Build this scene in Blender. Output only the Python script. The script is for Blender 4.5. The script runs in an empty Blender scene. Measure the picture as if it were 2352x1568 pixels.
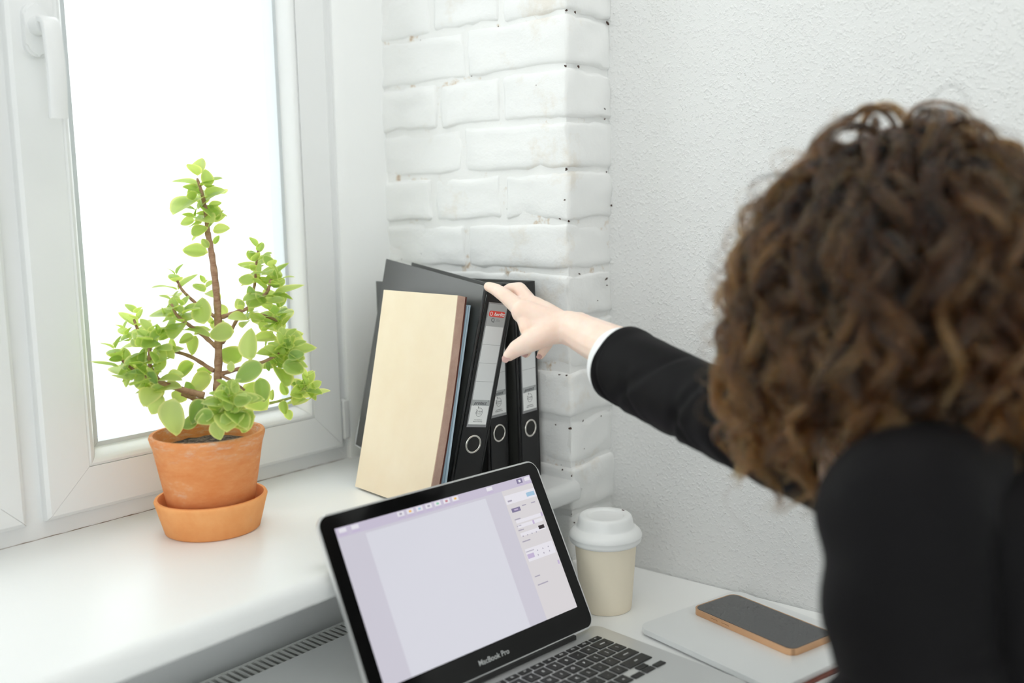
import bpy, bmesh, math, random
import numpy as np
from mathutils import Vector, Matrix, noise

# ------------------------------------------------------------------ camera, world, exposure
FPX, PCX, PCY = 2287.0, 1176.0, 784.0            # focal length and centre in pixels of the 2352x1568 frame
ZC = 1.301                                       # eye height above the floor
YAW, PITCH, ROLL = math.radians(40.0), math.atan2(302, FPX), math.atan2(369, 17316)
_fw = Vector((math.cos(YAW)*math.cos(PITCH), math.sin(YAW)*math.cos(PITCH), -math.sin(PITCH)))
_r = Vector((math.sin(YAW), -math.cos(YAW), 0)); _u = _r.cross(_fw)
CR = math.cos(ROLL)*_r - math.sin(ROLL)*_u
CU = math.sin(ROLL)*_r + math.cos(ROLL)*_u
CW = _fw
EYE = Vector((0, 0, ZC))
scene = bpy.context.scene
col = scene.collection
cam_d = bpy.data.cameras.new('camera'); cam = bpy.data.objects.new('camera', cam_d); col.objects.link(cam)
cam_d.sensor_width = 36.0; cam_d.lens = FPX/2352*36.0; cam_d.clip_start = .01; cam_d.clip_end = 200
M = Matrix((( CR.x, CU.x, -CW.x, 0), (CR.y, CU.y, -CW.y, 0), (CR.z, CU.z, -CW.z, ZC), (0, 0, 0, 1)))
cam.matrix_world = M
cam_d.dof.use_dof = True; cam_d.dof.focus_distance = 1.37; cam_d.dof.aperture_fstop = 2.0
scene.camera = cam
scene.view_settings.view_transform = 'Standard'; scene.view_settings.look = 'None'
scene.view_settings.gamma = 1.0; scene.view_settings.use_curve_mapping = False
scene.view_settings.exposure = 0.0
world = bpy.data.worlds.new('overcast_sky'); scene.world = world; world.use_nodes = True
bg = world.node_tree.nodes['Background']
SKY = 3.75                                        # zenith of a hazy overcast sky, a little dimmer towards the horizon
bg.inputs['Color'].default_value = (.965, .99, 1.0, 1)
_wt = world.node_tree; _tc = _wt.nodes.new('ShaderNodeTexCoord'); _sx = _wt.nodes.new('ShaderNodeSeparateXYZ')
_mm = _wt.nodes.new('ShaderNodeMath'); _mm.operation = 'MAXIMUM'; _mm.inputs[1].default_value = 0.0
_ma = _wt.nodes.new('ShaderNodeMath'); _ma.operation = 'MULTIPLY_ADD'; _ma.inputs[1].default_value = SKY*.4; _ma.inputs[2].default_value = SKY*.6
_wt.links.new(_tc.outputs['Generated'], _sx.inputs[0]); _wt.links.new(_sx.outputs['Z'], _mm.inputs[0]); _wt.links.new(_mm.outputs[0], _ma.inputs[0]); _wt.links.new(_ma.outputs[0], bg.inputs['Strength'])
scene.cycles.max_bounces = 10; scene.cycles.diffuse_bounces = 6; scene.cycles.transparent_max_bounces = 24
scene.cycles.sample_clamp_indirect = 8.0
scene.cycles.use_adaptive_sampling = True; scene.cycles.adaptive_threshold = .08; scene.cycles.adaptive_min_samples = 16

def ray(x, y): return CW + CR*((x-PCX)/FPX) - CU*((y-PCY)/FPX)
def K(x, y, d): return EYE + ray(x, y)*d                       # a point at a given distance in front of the eye
def cs(r, u, d): return EYE + CR*r + CU*u + CW*d

# ------------------------------------------------------------------ helpers
def lin(r, g, b):
    f = lambda c: (c/255/12.92) if c/255 <= .04045 else ((c/255+.055)/1.055)**2.4
    return (f(r), f(g), f(b), 1.0)
def mat(name, color=(.8, .8, .8, 1), rough=.5, metal=0.0, spec=.5, **kw):
    m = bpy.data.materials.new(name); m.use_nodes = True
    b = m.node_tree.nodes['Principled BSDF']
    b.inputs['Base Color'].default_value = color; b.inputs['Roughness'].default_value = rough
    b.inputs['Metallic'].default_value = metal; b.inputs['Specular IOR Level'].default_value = spec
    for k, v in kw.items(): b.inputs[k.replace('_', ' ')].default_value = v
    return m
def nd(m, typ, **kw):
    n = m.node_tree.nodes.new(typ)
    for k, v in kw.items(): setattr(n, k, v)
    return n
def lk(m, a, b): m.node_tree.links.new(a, b)
def bsdf(m): return m.node_tree.nodes['Principled BSDF']
def noise_tex(m, scale, detail=4, rough=.55, vec=None, stretch=None):
    n = nd(m, 'ShaderNodeTexNoise'); n.inputs['Scale'].default_value = scale
    n.inputs['Detail'].default_value = detail; n.inputs['Roughness'].default_value = rough
    tc = nd(m, 'ShaderNodeTexCoord'); src = tc.outputs[vec or 'Object']
    if stretch:
        mp = nd(m, 'ShaderNodeMapping'); mp.inputs['Scale'].default_value = stretch
        lk(m, src, mp.inputs['Vector']); src = mp.outputs['Vector']
    lk(m, src, n.inputs['Vector']); return n
def ramp(m, fac, stops):
    r = nd(m, 'ShaderNodeValToRGB'); e = r.color_ramp.elements
    while len(e) < len(stops): e.new(.5)
    for el, (p, c) in zip(e, stops): el.position = p; el.color = c
    lk(m, fac, r.inputs['Fac']); return r
def add_bump(m, fac, strength, dist=.002, prev=None):
    b = nd(m, 'ShaderNodeBump'); b.inputs['Strength'].default_value = strength; b.inputs['Distance'].default_value = dist
    lk(m, fac, b.inputs['Height'])
    if prev: lk(m, prev.outputs['Normal'], b.inputs['Normal'])
    lk(m, b.outputs['Normal'], bsdf(m).inputs['Normal']); return b

def link(name, me, m, parent=None, smooth=False, mw=None):
    o = bpy.data.objects.new(name, me); col.objects.link(o)
    if m is not None and len(me.materials) == 0: me.materials.append(m)
    if mw is not None: o.matrix_world = mw
    if parent is not None: o.parent = parent
    if smooth:
        for p in me.polygons: p.use_smooth = True
    return o
def obj(name, bm, m, parent=None, smooth=False, mw=None, auto=None):
    me = bpy.data.meshes.new(name)
    bmesh.ops.recalc_face_normals(bm, faces=bm.faces)
    bm.to_mesh(me); bm.free()
    o = link(name, me, m, parent, smooth, mw)
    if auto is not None:
        for p in me.polygons: p.use_smooth = True
        me.set_sharp_from_angle(angle=math.radians(auto))
    return o
def tag(o, label, cat, group=None, kind=None):
    o['label'] = label; o['category'] = cat
    if group: o['group'] = group
    if kind: o['kind'] = kind
    return o
def struct(o, label=None, cat=None):
    o['kind'] = 'structure'
    if label: o['label'] = label
    if cat: o['category'] = cat
    return o
def empty(name, loc=(0, 0, 0), mw=None):
    o = bpy.data.objects.new(name, None); col.objects.link(o); o.empty_display_size = .02
    if mw is not None: o.matrix_world = mw
    else: o.location = loc
    return o
def box(bm, a, b, bev=0.0, seg=2):
    a = Vector(a); b = Vector(b)
    r = bmesh.ops.create_cube(bm, size=1.0); vs = r['verts']
    for v in vs: v.co = Vector((a[i]+(v.co[i]+.5)*(b[i]-a[i]) for i in range(3)))
    if bev > 0:
        es = list({e for v in vs for e in v.link_edges})
        bmesh.ops.bevel(bm, geom=es, offset=bev, segments=seg, affect='EDGES', profile=.5)
    return bm
def B(a, b, bev=0.0, seg=2): return box(bmesh.new(), a, b, bev, seg)
def lathe(bm, prof, n=64, c=(0, 0, 0), close=False):
    rings = []
    for (r, z) in prof:
        if r < 1e-6: rings.append([bm.verts.new((c[0], c[1], c[2]+z))])
        else: rings.append([bm.verts.new((c[0]+r*math.cos(2*math.pi*i/n), c[1]+r*math.sin(2*math.pi*i/n), c[2]+z)) for i in range(n)])
    for A, C in zip(rings, rings[1:]):
        if len(A) == 1 and len(C) == 1: continue
        for i in range(n):
            j = (i+1) % n
            if len(A) == 1: bm.faces.new((A[0], C[j], C[i]))
            elif len(C) == 1: bm.faces.new((A[i], A[j], C[0]))
            else: bm.faces.new((A[i], A[j], C[j], C[i]))
    return bm
def prism(bm, pts, axis, lo, hi):
    """closed 2-D outline pts extruded along axis 0/1/2"""
    def mk(p, h):
        v = [0, 0, 0]; o = [i for i in range(3) if i != axis]
        v[o[0]] = p[0]; v[o[1]] = p[1]; v[axis] = h; return bm.verts.new(v)
    A = [mk(p, lo) for p in pts]; C = [mk(p, hi) for p in pts]; n = len(pts)
    bm.faces.new(A); bm.faces.new(list(reversed(C)))
    for i in range(n): bm.faces.new((A[i], C[i], C[(i+1) % n], A[(i+1) % n]))
    return bm
def rrect(w, h, r, n=6, cx=0, cy=0):
    out = []
    for (sx, sy, a0) in ((1, 1, 0), (-1, 1, 90), (-1, -1, 180), (1, -1, 270)):
        for k in range(n+1):
            a = math.radians(a0+90*k/n)
            out.append((cx+sx*(w/2-r)+r*math.cos(a), cy+sy*(h/2-r)+r*math.sin(a)))
    return out
def frames(pts):
    pts = [Vector(p) for p in pts]; T = []
    for i in range(len(pts)):
        t = pts[min(i+1, len(pts)-1)]-pts[max(i-1, 0)]; T.append(t.normalized())
    up = Vector((0, 0, 1)) if abs(T[0].z) < .9 else Vector((1, 0, 0))
    N = (up-T[0]*up.dot(T[0])).normalized(); out = []
    for t in T:
        N = (N-t*N.dot(t)).normalized(); out.append((N, t.cross(N)))
    return pts, out
def tube(bm, pts, rad, n=8, caps=True):
    pts, fr = frames(pts); rings = []
    for i, (p, (a, b)) in enumerate(zip(pts, fr)):
        r = rad[i] if hasattr(rad, '__len__') else rad
        rings.append([bm.verts.new(p+a*(r*math.cos(2*math.pi*k/n))+b*(r*math.sin(2*math.pi*k/n))) for k in range(n)])
    for A, C in zip(rings, rings[1:]):
        for k in range(n): bm.faces.new((A[k], A[(k+1) % n], C[(k+1) % n], C[k]))
    if caps: bm.faces.new(list(reversed(rings[0]))); bm.faces.new(rings[-1])
    return bm
def spline(pts, n):
    """Catmull-Rom through the points (tuples of any length)"""
    P = [np.array(p, float) for p in pts]; P = [2*P[0]-P[1]]+P+[2*P[-1]-P[-2]]; out = []
    segs = len(P)-3
    for k in range(n):
        t = k/(n-1)*segs; i = min(int(t), segs-1); f = t-i
        a, b, c, d = P[i:i+4]
        out.append(.5*((2*b)+(-a+c)*f+(2*a-5*b+4*c-d)*f*f+(-a+3*b-3*c+d)*f**3))
    return out
def text_mesh(name, s, size, m, parent, mw, shear=0.0, ext=.0001, align='CENTER', bold=0.0):
    cu = bpy.data.curves.new(name, 'FONT'); cu.body = s; cu.size = size; cu.shear = shear
    cu.extrude = ext; cu.align_x = align; cu.align_y = 'CENTER'; cu.resolution_u = 3; cu.offset = bold
    t = bpy.data.objects.new('tmp', cu); col.objects.link(t)
    dg = bpy.context.evaluated_depsgraph_get(); dg.update()
    me = bpy.data.meshes.new_from_object(t.evaluated_get(dg)); me.materials.clear()
    bpy.data.objects.remove(t)
    o = link(name, me, m, parent); o.matrix_local = mw
    return o
def copy_tree(o, parent=None):
    c = o.copy(); col.objects.link(c); c.parent = parent
    for ch in list(o.children): copy_tree(ch, c)
    return c

# ------------------------------------------------------------------ materials
M_wall = mat('painted_plaster', (.765, .772, .768, 1), .75, spec=.25)
n1 = noise_tex(M_wall, 210, 2, .5); n2 = noise_tex(M_wall, 460, 2, .6)
r1 = ramp(M_wall, n1.outputs['Fac'], [(.50, (0, 0, 0, 1)), (.74, (1, 1, 1, 1))])
b1 = add_bump(M_wall, r1.outputs['Color'], .42, .0030); add_bump(M_wall, n2.outputs['Fac'], .26, .0018, b1)
M_smooth = mat('smooth_plaster', (.87, .88, .88, 1), .7, spec=.25)
n1 = noise_tex(M_smooth, 14, 5, .6); add_bump(M_smooth, n1.outputs['Fac'], .25, .004)
M_brick = mat('white_painted_brick', (.86, .865, .86, 1), .6, spec=.3)
n1 = noise_tex(M_brick, 60, 8, .7); n2 = noise_tex(M_brick, 260, 4, .7, stretch=(1, 1, .35))
b1 = add_bump(M_brick, n1.outputs['Fac'], .45, .0035); add_bump(M_brick, n2.outputs['Fac'], .25, .0012, b1)
n3 = noise_tex(M_brick, 9, 6, .7)
r3 = ramp(M_brick, n3.outputs['Fac'], [(.57, (.86, .866, .862, 1)), (.70, (.80, .765, .71, 1))])
lk(M_brick, r3.outputs['Color'], bsdf(M_brick).inputs['Base Color'])
def mortar(name, lo):
    m = mat(name, (.84, .84, .83, 1), .8, spec=.2)
    a = noise_tex(m, 110, 8, .75); b = add_bump(m, a.outputs['Fac'], .4, .004)
    c = noise_tex(m, 16, 8, .75)
    r = ramp(m, c.outputs['Fac'], [(lo, (.87, .872, .865, 1)), (lo+.07, (.66, .55, .43, 1)), (lo+.15, (.30, .14, .08, 1))])
    lk(m, r.outputs['Color'], bsdf(m).inputs['Base Color']); return m
M_mortar = mortar('white_mortar', .72); M_mortar_rust = mortar('worn_mortar', .575)
M_chip = mat('rusty_chip', (.05, .022, .014, 1), .8)
M_pvc = mat('white_pvc', (.79, .80, .805, 1), .28, spec=.5)
M_gasket = mat('grey_gasket', (.60, .64, .66, 1), .5)
M_dark_gap = mat('shadow_gap', (.10, .10, .10, 1), .8)
M_sill = mat('painted_sill', (.79, .80, .80, 1), .33, spec=.4)
n1 = noise_tex(M_sill, 6, 6, .6, stretch=(.4, 1, 1)); add_bump(M_sill, n1.outputs['Fac'], .18, .006)
n1 = noise_tex(M_sill, 18, 8, .7, stretch=(.15, 1, 1))
r1 = ramp(M_sill, n1.outputs['Fac'], [(.68, (.79, .80, .80, 1)), (.80, (.66, .62, .56, 1))])
lk(M_sill, r1.outputs['Color'], bsdf(M_sill).inputs['Base Color'])
M_desk = mat('white_laminate', (.90, .91, .905, 1), .35, spec=.4)
M_floor = mat('oak_floor', (.42, .33, .24, 1), .45)
n1 = noise_tex(M_floor, 5, 6, .6, stretch=(1, 12, 1))
r1 = ramp(M_floor, n1.outputs['Fac'], [(.3, (.60, .56, .50, 1)), (.7, (.70, .67, .61, 1))]); lk(M_floor, r1.outputs['Color'], bsdf(M_floor).inputs['Base Color'])
M_ceil = mat('ceiling_paint', (.85, .85, .84, 1), .8)
M_glass = bpy.data.materials.new('window_glass'); M_glass.use_nodes = True
nt = M_glass.node_tree; nt.nodes.clear()
o_ = nt.nodes.new('ShaderNodeOutputMaterial'); mx = nt.nodes.new('ShaderNodeMixShader'); tr = nt.nodes.new('ShaderNodeBsdfTransparent'); gl = nt.nodes.new('ShaderNodeBsdfGlossy'); fr = nt.nodes.new('ShaderNodeMath'); lw_ = nt.nodes.new('ShaderNodeLayerWeight'); pw_ = nt.nodes.new('ShaderNodeMath')
tr.inputs['Color'].default_value = (.97, .985, .98, 1); gl.inputs['Roughness'].default_value = .02; pw_.operation = 'POWER'; pw_.inputs[1].default_value = 5.0; fr.operation = 'MULTIPLY_ADD'; fr.inputs[1].default_value = .55; fr.inputs[2].default_value = .03; nt.links.new(lw_.outputs['Facing'], pw_.inputs[0]); nt.links.new(pw_.outputs[0], fr.inputs[0])
nt.links.new(fr.outputs[0], mx.inputs[0]); nt.links.new(tr.outputs[0], mx.inputs[1]); nt.links.new(gl.outputs[0], mx.inputs[2]); nt.links.new(mx.outputs[0], o_.inputs[0])

# ------------------------------------------------------------------ key planes of the room
SILL = ZC-.4036; DESK = ZC-.5613; CEIL = 3.0
X_REV, X_WALL = 1.1685, 1.278          # brick reveal of the window niche, wall on the right
Y_PIER, Y_FRAME = .8690, 1.2555        # room-side face of the window wall, face of the window frame
X_LEFT, Y_BACK = -3.0, -2.6
NICHE_L = -.06                         # left reveal of the niche
HEAD = 2.55
# ------------------------------------------------------------------ light portals at the openings (they only guide the sky light)
def portal(name, loc, rot, sx, sy):
    L = bpy.data.lights.new(name, 'AREA'); L.shape = 'RECTANGLE'; L.size = sx; L.size_y = sy; L.cycles.is_portal = True
    o = bpy.data.objects.new(name, L); col.objects.link(o); o.location = loc; o.rotation_euler = rot; return o
portal('sky_portal', (.545, 1.40, 1.75), (-math.pi/2, 0, 0), 1.10, 1.75)
portal('sky_portal', (-1.85, 1.40, 1.75), (-math.pi/2, 0, 0), 1.6, 1.75)
portal('sky_portal', (-1.45, Y_BACK-.15, 1.625), (math.pi/2, 0, 0), 2.7, 2.45)

portal('sky_portal', (X_LEFT-.15, -.95, 1.725), (0, -math.pi/2, 0), 2.05, 2.5)
# ------------------------------------------------------------------ room shell
struct(obj('floor', B((X_LEFT-.2, Y_BACK-.2, -.12), (X_WALL+.2, 1.5, 0)), M_floor), 'pale whitewashed oak floor of the room', 'floor')
struct(obj('ceiling', B((X_LEFT-.2, Y_BACK-.2, CEIL), (X_WALL+.2, 1.5, CEIL+.15)), M_ceil), 'white painted ceiling of the room', 'ceiling')
struct(obj('wall_right', B((X_WALL, Y_BACK-.2, 0), (X_WALL+.2, 1.5, CEIL)), M_wall), 'white wall with pebbly textured plaster', 'wall')
bm = bmesh.new()
yA, yB, vA, vB = -2.2, .3, .7, 2.75
box(bm, (X_LEFT-.2, Y_BACK-.2, 0), (X_LEFT, 1.5, vA)); box(bm, (X_LEFT-.2, Y_BACK-.2, vB), (X_LEFT, 1.5, CEIL))
box(bm, (X_LEFT-.2, Y_BACK-.2, vA), (X_LEFT, yA, vB)); box(bm, (X_LEFT-.2, yB, vA), (X_LEFT, 1.5, vB))
struct(obj('wall_left', bm, M_smooth), 'white wall with an added fill light window left of the viewer', 'wall')
bm = bmesh.new()
xA, xB, zA, zB = -2.8, -.1, .4, 2.85
box(bm, (X_LEFT, Y_BACK-.2, 0), (X_WALL, Y_BACK, zA)); box(bm, (X_LEFT, Y_BACK-.2, zB), (X_WALL, Y_BACK, CEIL))
box(bm, (X_LEFT, Y_BACK-.2, zA), (xA, Y_BACK, zB)); box(bm, (xB, Y_BACK-.2, zA), (X_WALL, Y_BACK, zB))
struct(obj('wall_back', bm, M_smooth), 'white wall with an added wide fill light window behind the viewer', 'wall')
bm = bmesh.new()
box(bm, (X_LEFT, Y_PIER, 0), (-2.65, 1.45, CEIL)); box(bm, (-1.05, Y_PIER, 0), (NICHE_L, 1.45, CEIL))
box(bm, (-2.65, Y_PIER, 0), (-1.05, 1.45, .87)); box(bm, (-2.65, Y_PIER, 2.6), (-1.05, 1.45, CEIL))
struct(obj('wall_window', bm, M_smooth), 'white plastered wall left of the window niche', 'wall')
struct(obj('wall_lintel', B((NICHE_L, Y_PIER, HEAD), (X_WALL, 1.45, CEIL)), M_smooth), 'white plaster above the window niche', 'wall')
struct(obj('wall_below', B((NICHE_L, 1.10, 0), (X_REV, 1.45, SILL-.024)), M_smooth), 'shaded white wall under the sill behind the radiator', 'wall')
bm = bmesh.new()                                           # smooth strip beside the window frame
box(bm, (1.0645, Y_FRAME-.006, SILL-.01), (X_REV+.05, 1.45, HEAD), .004)
bmesh.ops.subdivide_edges(bm, edges=bm.edges, cuts=6, use_grid_fill=True)
for v in bm.verts:
    if v.co.y < 1.3: v.co.y += .004*noise.noise(v.co*9)
struct(obj('wall_niche', bm, M_smooth, smooth=True), 'smooth plaster strip between the window frame and the brick', 'wall')

# the brick pier: recessed mortar body, one object for every brick
bm = bmesh.new(); box(bm, (X_REV+.0042, Y_PIER+.0042, 0), (X_WALL+.01, 1.4, HEAD))
pier = struct(obj('wall_pier', bm, M_mortar_rust), 'white painted brick pier beside the window', 'wall')
rng = random.Random(5)
def brick_mesh(x0, x1, y0, y1, z0, z1, seed):
    bm = B((x0, y0, z0), (x1, y1, z1), .0055, 2)
    L = [e for e in bm.edges if e.calc_length() > .03]
    bmesh.ops.subdivide_edges(bm, edges=L, cuts=7, use_grid_fill=True)
    for v in bm.verts:
        c = v.co; s = Vector((seed*3.1, seed*1.7, seed))
        d = noise.noise_vector(c*14+s)*.0040+noise.noise_vector(c*45+s)*.0030+noise.noise_vector(c*110+s)*.0012
        v.co = c+Vector((d.x*.9, d.y*.9, d.z*1.1))
    return bm
zc0 = ZC-.0905; pitch = .0733; k0 = -9
rows = [(zc0+pitch*k, k) for k in range(k0, 20)]
for z, k in rows:
    z0, z1 = z+.0035+rng.uniform(-.001, .001), z+pitch-.0035+rng.uniform(-.001, .001)
    if z1 > HEAD: break
    wob = rng.uniform(-.0025, .0025); xo = rng.uniform(-.002, .002)
    if k % 2 == 0: js = [1.066+rng.uniform(-.008, .010)]
    else: js = [1.000+rng.uniform(-.01, .02), 1.130+rng.uniform(-.01, .02)]
    ys = [Y_PIER+wob]+js+[1.262]
    below = z1 < SILL
    for i in range(len(ys)-1):
        a = ys[i]+(.0045 if i else 0); b = ys[i+1]-.0045
        if i > 0 and below: continue
        dx = rng.uniform(-.0015, .0025)
        o = obj('brick', brick_mesh(X_REV+dx+xo*.5, X_WALL+.004 if i == 0 else X_REV+.04, a, b, z0, z1, k*7+i+20), M_brick, pier, smooth=True)
# rust and dark chips where the paint has come off, mostly along the pier's edge
bm = bmesh.new()
def chip(p, n, s, asp, rot):
    n = Vector(n); t = Vector((0, 0, 1)); b = n.cross(t)
    vs = []
    for q in range(7):
        a = 2*math.pi*q/7; rr = s*rng.uniform(.45, 1.1)
        x, y = rr*math.cos(a)*asp, rr*math.sin(a)
        x, y = x*math.cos(rot)-y*math.sin(rot), x*math.sin(rot)+y*math.cos(rot)
        vs.append(bm.verts.new(Vector(p)+b*x+t*y+n*.0008))
    top = bm.verts.new(Vector(p)+n*.0016)
    for q in range(7): bm.faces.new((vs[q], vs[(q+1) % 7], top))
def on_plane(x, y, ax, val):
    d = ray(x, y); s = (val-EYE[ax])/d[ax]; return EYE+d*s
for (x, y, s) in [(1302, 24, 4), (1320, 28, 5), (1395, 54, 5), (1300, 152, 3), (1328, 153, 5), (1388, 250, 2.5), (1388, 273, 3), (1302, 389, 5), (1392, 395, 3),
                  (1404, 472, 5), (1306, 508, 4), (1330, 629, 3), (1392, 640, 4), (1393, 655, 3), (1286, 502, 2), (1298, 459, 2), (1372, 690, 2.5), (1309, 983, 5), (1338, 966, 3), (1380, 955, 3),
                  (1277, 975, 3), (1286, 860, 2.5), (1302, 862, 2.5), (1312, 1180, 2), (1318, 1200, 3), (1313, 1241, 3), (1341, 1030, 2), (1312, 1092, 4), (1320, 1088, 3)]:
    edge = x > 1303
    p = on_plane(x, y, 1, Y_PIER-.001) if edge else on_plane(x, y, 0, X_REV-.001)
    chip(p, (0, -1, 0) if edge else (-1, 0, 0), s*.00055, rng.uniform(1.2, 2.6), rng.uniform(-.6, .6))
for (x, y, s) in [(967, 92, 2), (1145, 61, 2.5), (1084, 175, 2.5), (1232, 196, 2), (1165, 480, 1.6), (878, 525, 2), (923, 595, 2), (968, 582, 2), (1248, 700, 1.6), (1293, 1078, 4), (1290, 1067, 2)]:
    chip(on_plane(x, y, 0, X_REV-.0015), (-1, 0, 0), s*.0005, 1.3, rng.uniform(-1, 1))
ch = obj('paint_chips', bm, M_chip, pier); ch['kind'] = 'stuff'; ch['label'] = 'small rusty chips in the white paint'

# the deep painted sill
prof = []
yf, zt, zb = .8570, SILL, SILL-.0300
for k in range(7):
    a = math.radians(90+90*k/6); prof.append((yf+.013+.013*math.cos(a), zt-.013+.013*math.sin(a)))
for k in range(4):
    a = math.radians(180+90*k/3); prof.append((yf+.005+.005*math.cos(a), zb+.005+.005*math.sin(a)))
prof += [(1.30, zb), (1.30, zt)]
bm = bmesh.new(); prism(bm, prof, 0, NICHE_L-.04, 1.178)
E_ = [e for e in bm.edges if all(abs(v.co.x-1.178) < 1e-5 for v in e.verts)]
bmesh.ops.bevel(bm, geom=E_, offset=.006, segments=3, affect='EDGES', profile=.5)
trim = struct(obj('trim_1', bm, M_sill, auto=35), 'deep white painted window sill with rounded front edge', 'window sill')
bm = bmesh.new(); tube(bm, [(.02+k*.0131, Y_FRAME-.0006+.0005*math.sin(k*1.7), SILL+.0003*math.sin(k*2.3)) for k in range(80)], [.0004+.0005*abs(noise.noise(Vector((k*.37, 0, 0)))) for k in range(80)], 5)
obj('joint_line', bm, mat('grimy_joint', (.20, .13, .08, 1), .9), trim)

# ------------------------------------------------------------------ windows
def member(bm, prof, x0, x1, z0, z1, yf, side):
    """one mitred side of a frame; prof = (inset, y) outline"""
    g = .00025; A = []; C = []
    for (i, y) in prof:
        if side == 'b': a, c = (x0+i+g, z0+i), (x1-i-g, z0+i)
        if side == 't': a, c = (x0+i+g, z1-i), (x1-i-g, z1-i)
        if side == 'l': a, c = (x0+i, z0+i+g), (x0+i, z1-i-g)
        if side == 'r': a, c = (x1-i, z0+i+g), (x1-i, z1-i-g)
        A.append(bm.verts.new((a[0], yf+y, a[1]))); C.append(bm.verts.new((c[0], yf+y, c[1])))
    n = len(prof); bm.faces.new(A); bm.faces.new(list(reversed(C)))
    for i in range(n): bm.faces.new((A[i], C[i], C[(i+1) % n], A[(i+1) % n]))
    return bm
def window_sash(parent, x0, x1, z0, z1, yf, sw, bead, part_name='sash'):
    s = empty(part_name, (0, 0, 0)); s.parent = parent
    p1 = [(.0, .05), (0, .007), (.0015, .003), (.006, 0), (sw-bead, 0), (sw-bead, .05)]
    p2 = [(sw-bead+.0004, .002), (sw-bead+.004, .0005)]
    for k in range(6):
        a = k/5; p2.append((sw-bead+.004+(bead-.008)*a, .0005+.018*a**1.8))
    p2 += [(sw-.002, .022), (sw-.002, .05), (sw-bead+.0004, .05)]
    p3 = [(sw-.002, .0225), (sw+.004, .0225), (sw+.004, .05), (sw-.002, .05)]
    for sd in 'btlr':
        obj('stile' if sd in 'lr' else 'rail', member(bmesh.new(), p1, x0, x1, z0, z1, yf, sd), M_pvc, s, auto=30)
        obj('glazing_bead', member(bmesh.new(), p2, x0, x1, z0, z1, yf, sd), M_pvc, s, auto=30)
        obj('gasket', member(bmesh.new(), p3, x0, x1, z0, z1, yf, sd), M_gasket, s)
    obj('pane', B((x0+sw-.004, yf+.027, z0+sw-.004), (x1-sw+.004, yf+.031, z1-sw+.004)), M_glass, s)
    return s
def frame_bars(parent, x0, x1, z0, z1, w, yf, y1, mids=()):
    p = [(0, y1-yf), (0, 0), (w, 0), (w, y1-yf)]
    for sd in 'btlr': obj('frame', member(bmesh.new(), p, x0, x1, z0, z1, yf, sd), M_pvc, parent)
    for (a, b) in mids: obj('mullion', B((a, yf+.0003, z0+w*.6), (b, y1, z1-w)), M_pvc, parent)
win = struct(empty('window_1', (.545, Y_FRAME, SILL)), 'white plastic framed window with two casements', 'window')
win_in = Matrix.Translation((-.545, -Y_FRAME, -SILL))
wz0, wz1 = SILL-.002, 2.52
def at_win(o):
    for c in o.children: c.matrix_parent_inverse = win_in
frame_bars(win, .018, 1.066, wz0, wz1, .058, Y_FRAME, Y_FRAME+.07, [(.515, .575)])
YS = Y_FRAME-.0125
sash_r = window_sash(win, .5565, 1.0485, SILL+.0225, wz1-.02, YS, .0815, .022)
sash_l = window_sash(win, .0405, .5330, SILL+.0225, wz1-.02, YS, .0815, .022)
at_win(win)
# lever handle on the right-hand casement
hx, hz = .590, ZC+.228
bm = bmesh.new(); prism(bm, rrect(.030, .064, .0149, 8, hx, hz), 1, YS-.009, YS+.001)
fe = [e for e in bm.edges if all(v.co.y < YS-.008 for v in e.verts)]
bmesh.ops.bevel(bm, geom=fe, offset=.003, segments=3, affect='EDGES')
hd = obj('handle', bm, M_pvc, win, auto=40); hd.matrix_parent_inverse = win_in
bm = bmesh.new(); prism(bm, [(hx+.0115*math.cos(2*math.pi*k/28), hz+.004+.0115*math.sin(2*math.pi*k/28)) for k in range(28)], 1, YS-.030, YS-.007)
o = obj('neck', bm, M_pvc, hd, auto=40)
path = spline([(hx, YS-.029, hz+.009), (hx, YS-.040, hz+.006), (hx-.0005, YS-.046, hz-.008), (hx-.001, YS-.050, hz-.040), (hx-.001, YS-.050, hz-.070), (hx-.001, YS-.047, hz-.108)], 26)
bm = bmesh.new(); rings = []
for i, p in enumerate(path):
    t = Vector(path[min(i+1, 25)]-path[max(i-1, 0)]).normalized(); nrm = Vector((1, 0, 0)); th = t.cross(nrm).normalized()
    w, h = .0105, .0042
    rings.append([bm.verts.new(Vector(p)+nrm*a*w+th*b*h) for a, b in ((-1, -.7), (-.85, -1), (.85, -1), (1, -.7), (1, .7), (.85, 1), (-.85, 1), (-1, .7))])
for A, C in zip(rings, rings[1:]):
    for k in range(8): bm.faces.new((A[k], A[(k+1) % 8], C[(k+1) % 8], C[k]))
bm.faces.new(rings[0]); bm.faces.new(rings[-1])
obj('lever', bm, M_pvc, hd, auto=40)
hg = obj('hinge', B((1.0490, Y_FRAME-.012, SILL+.035), (1.0610, Y_FRAME+.004, SILL+.100), .002), M_pvc, win); hg.matrix_parent_inverse = win_in
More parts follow.
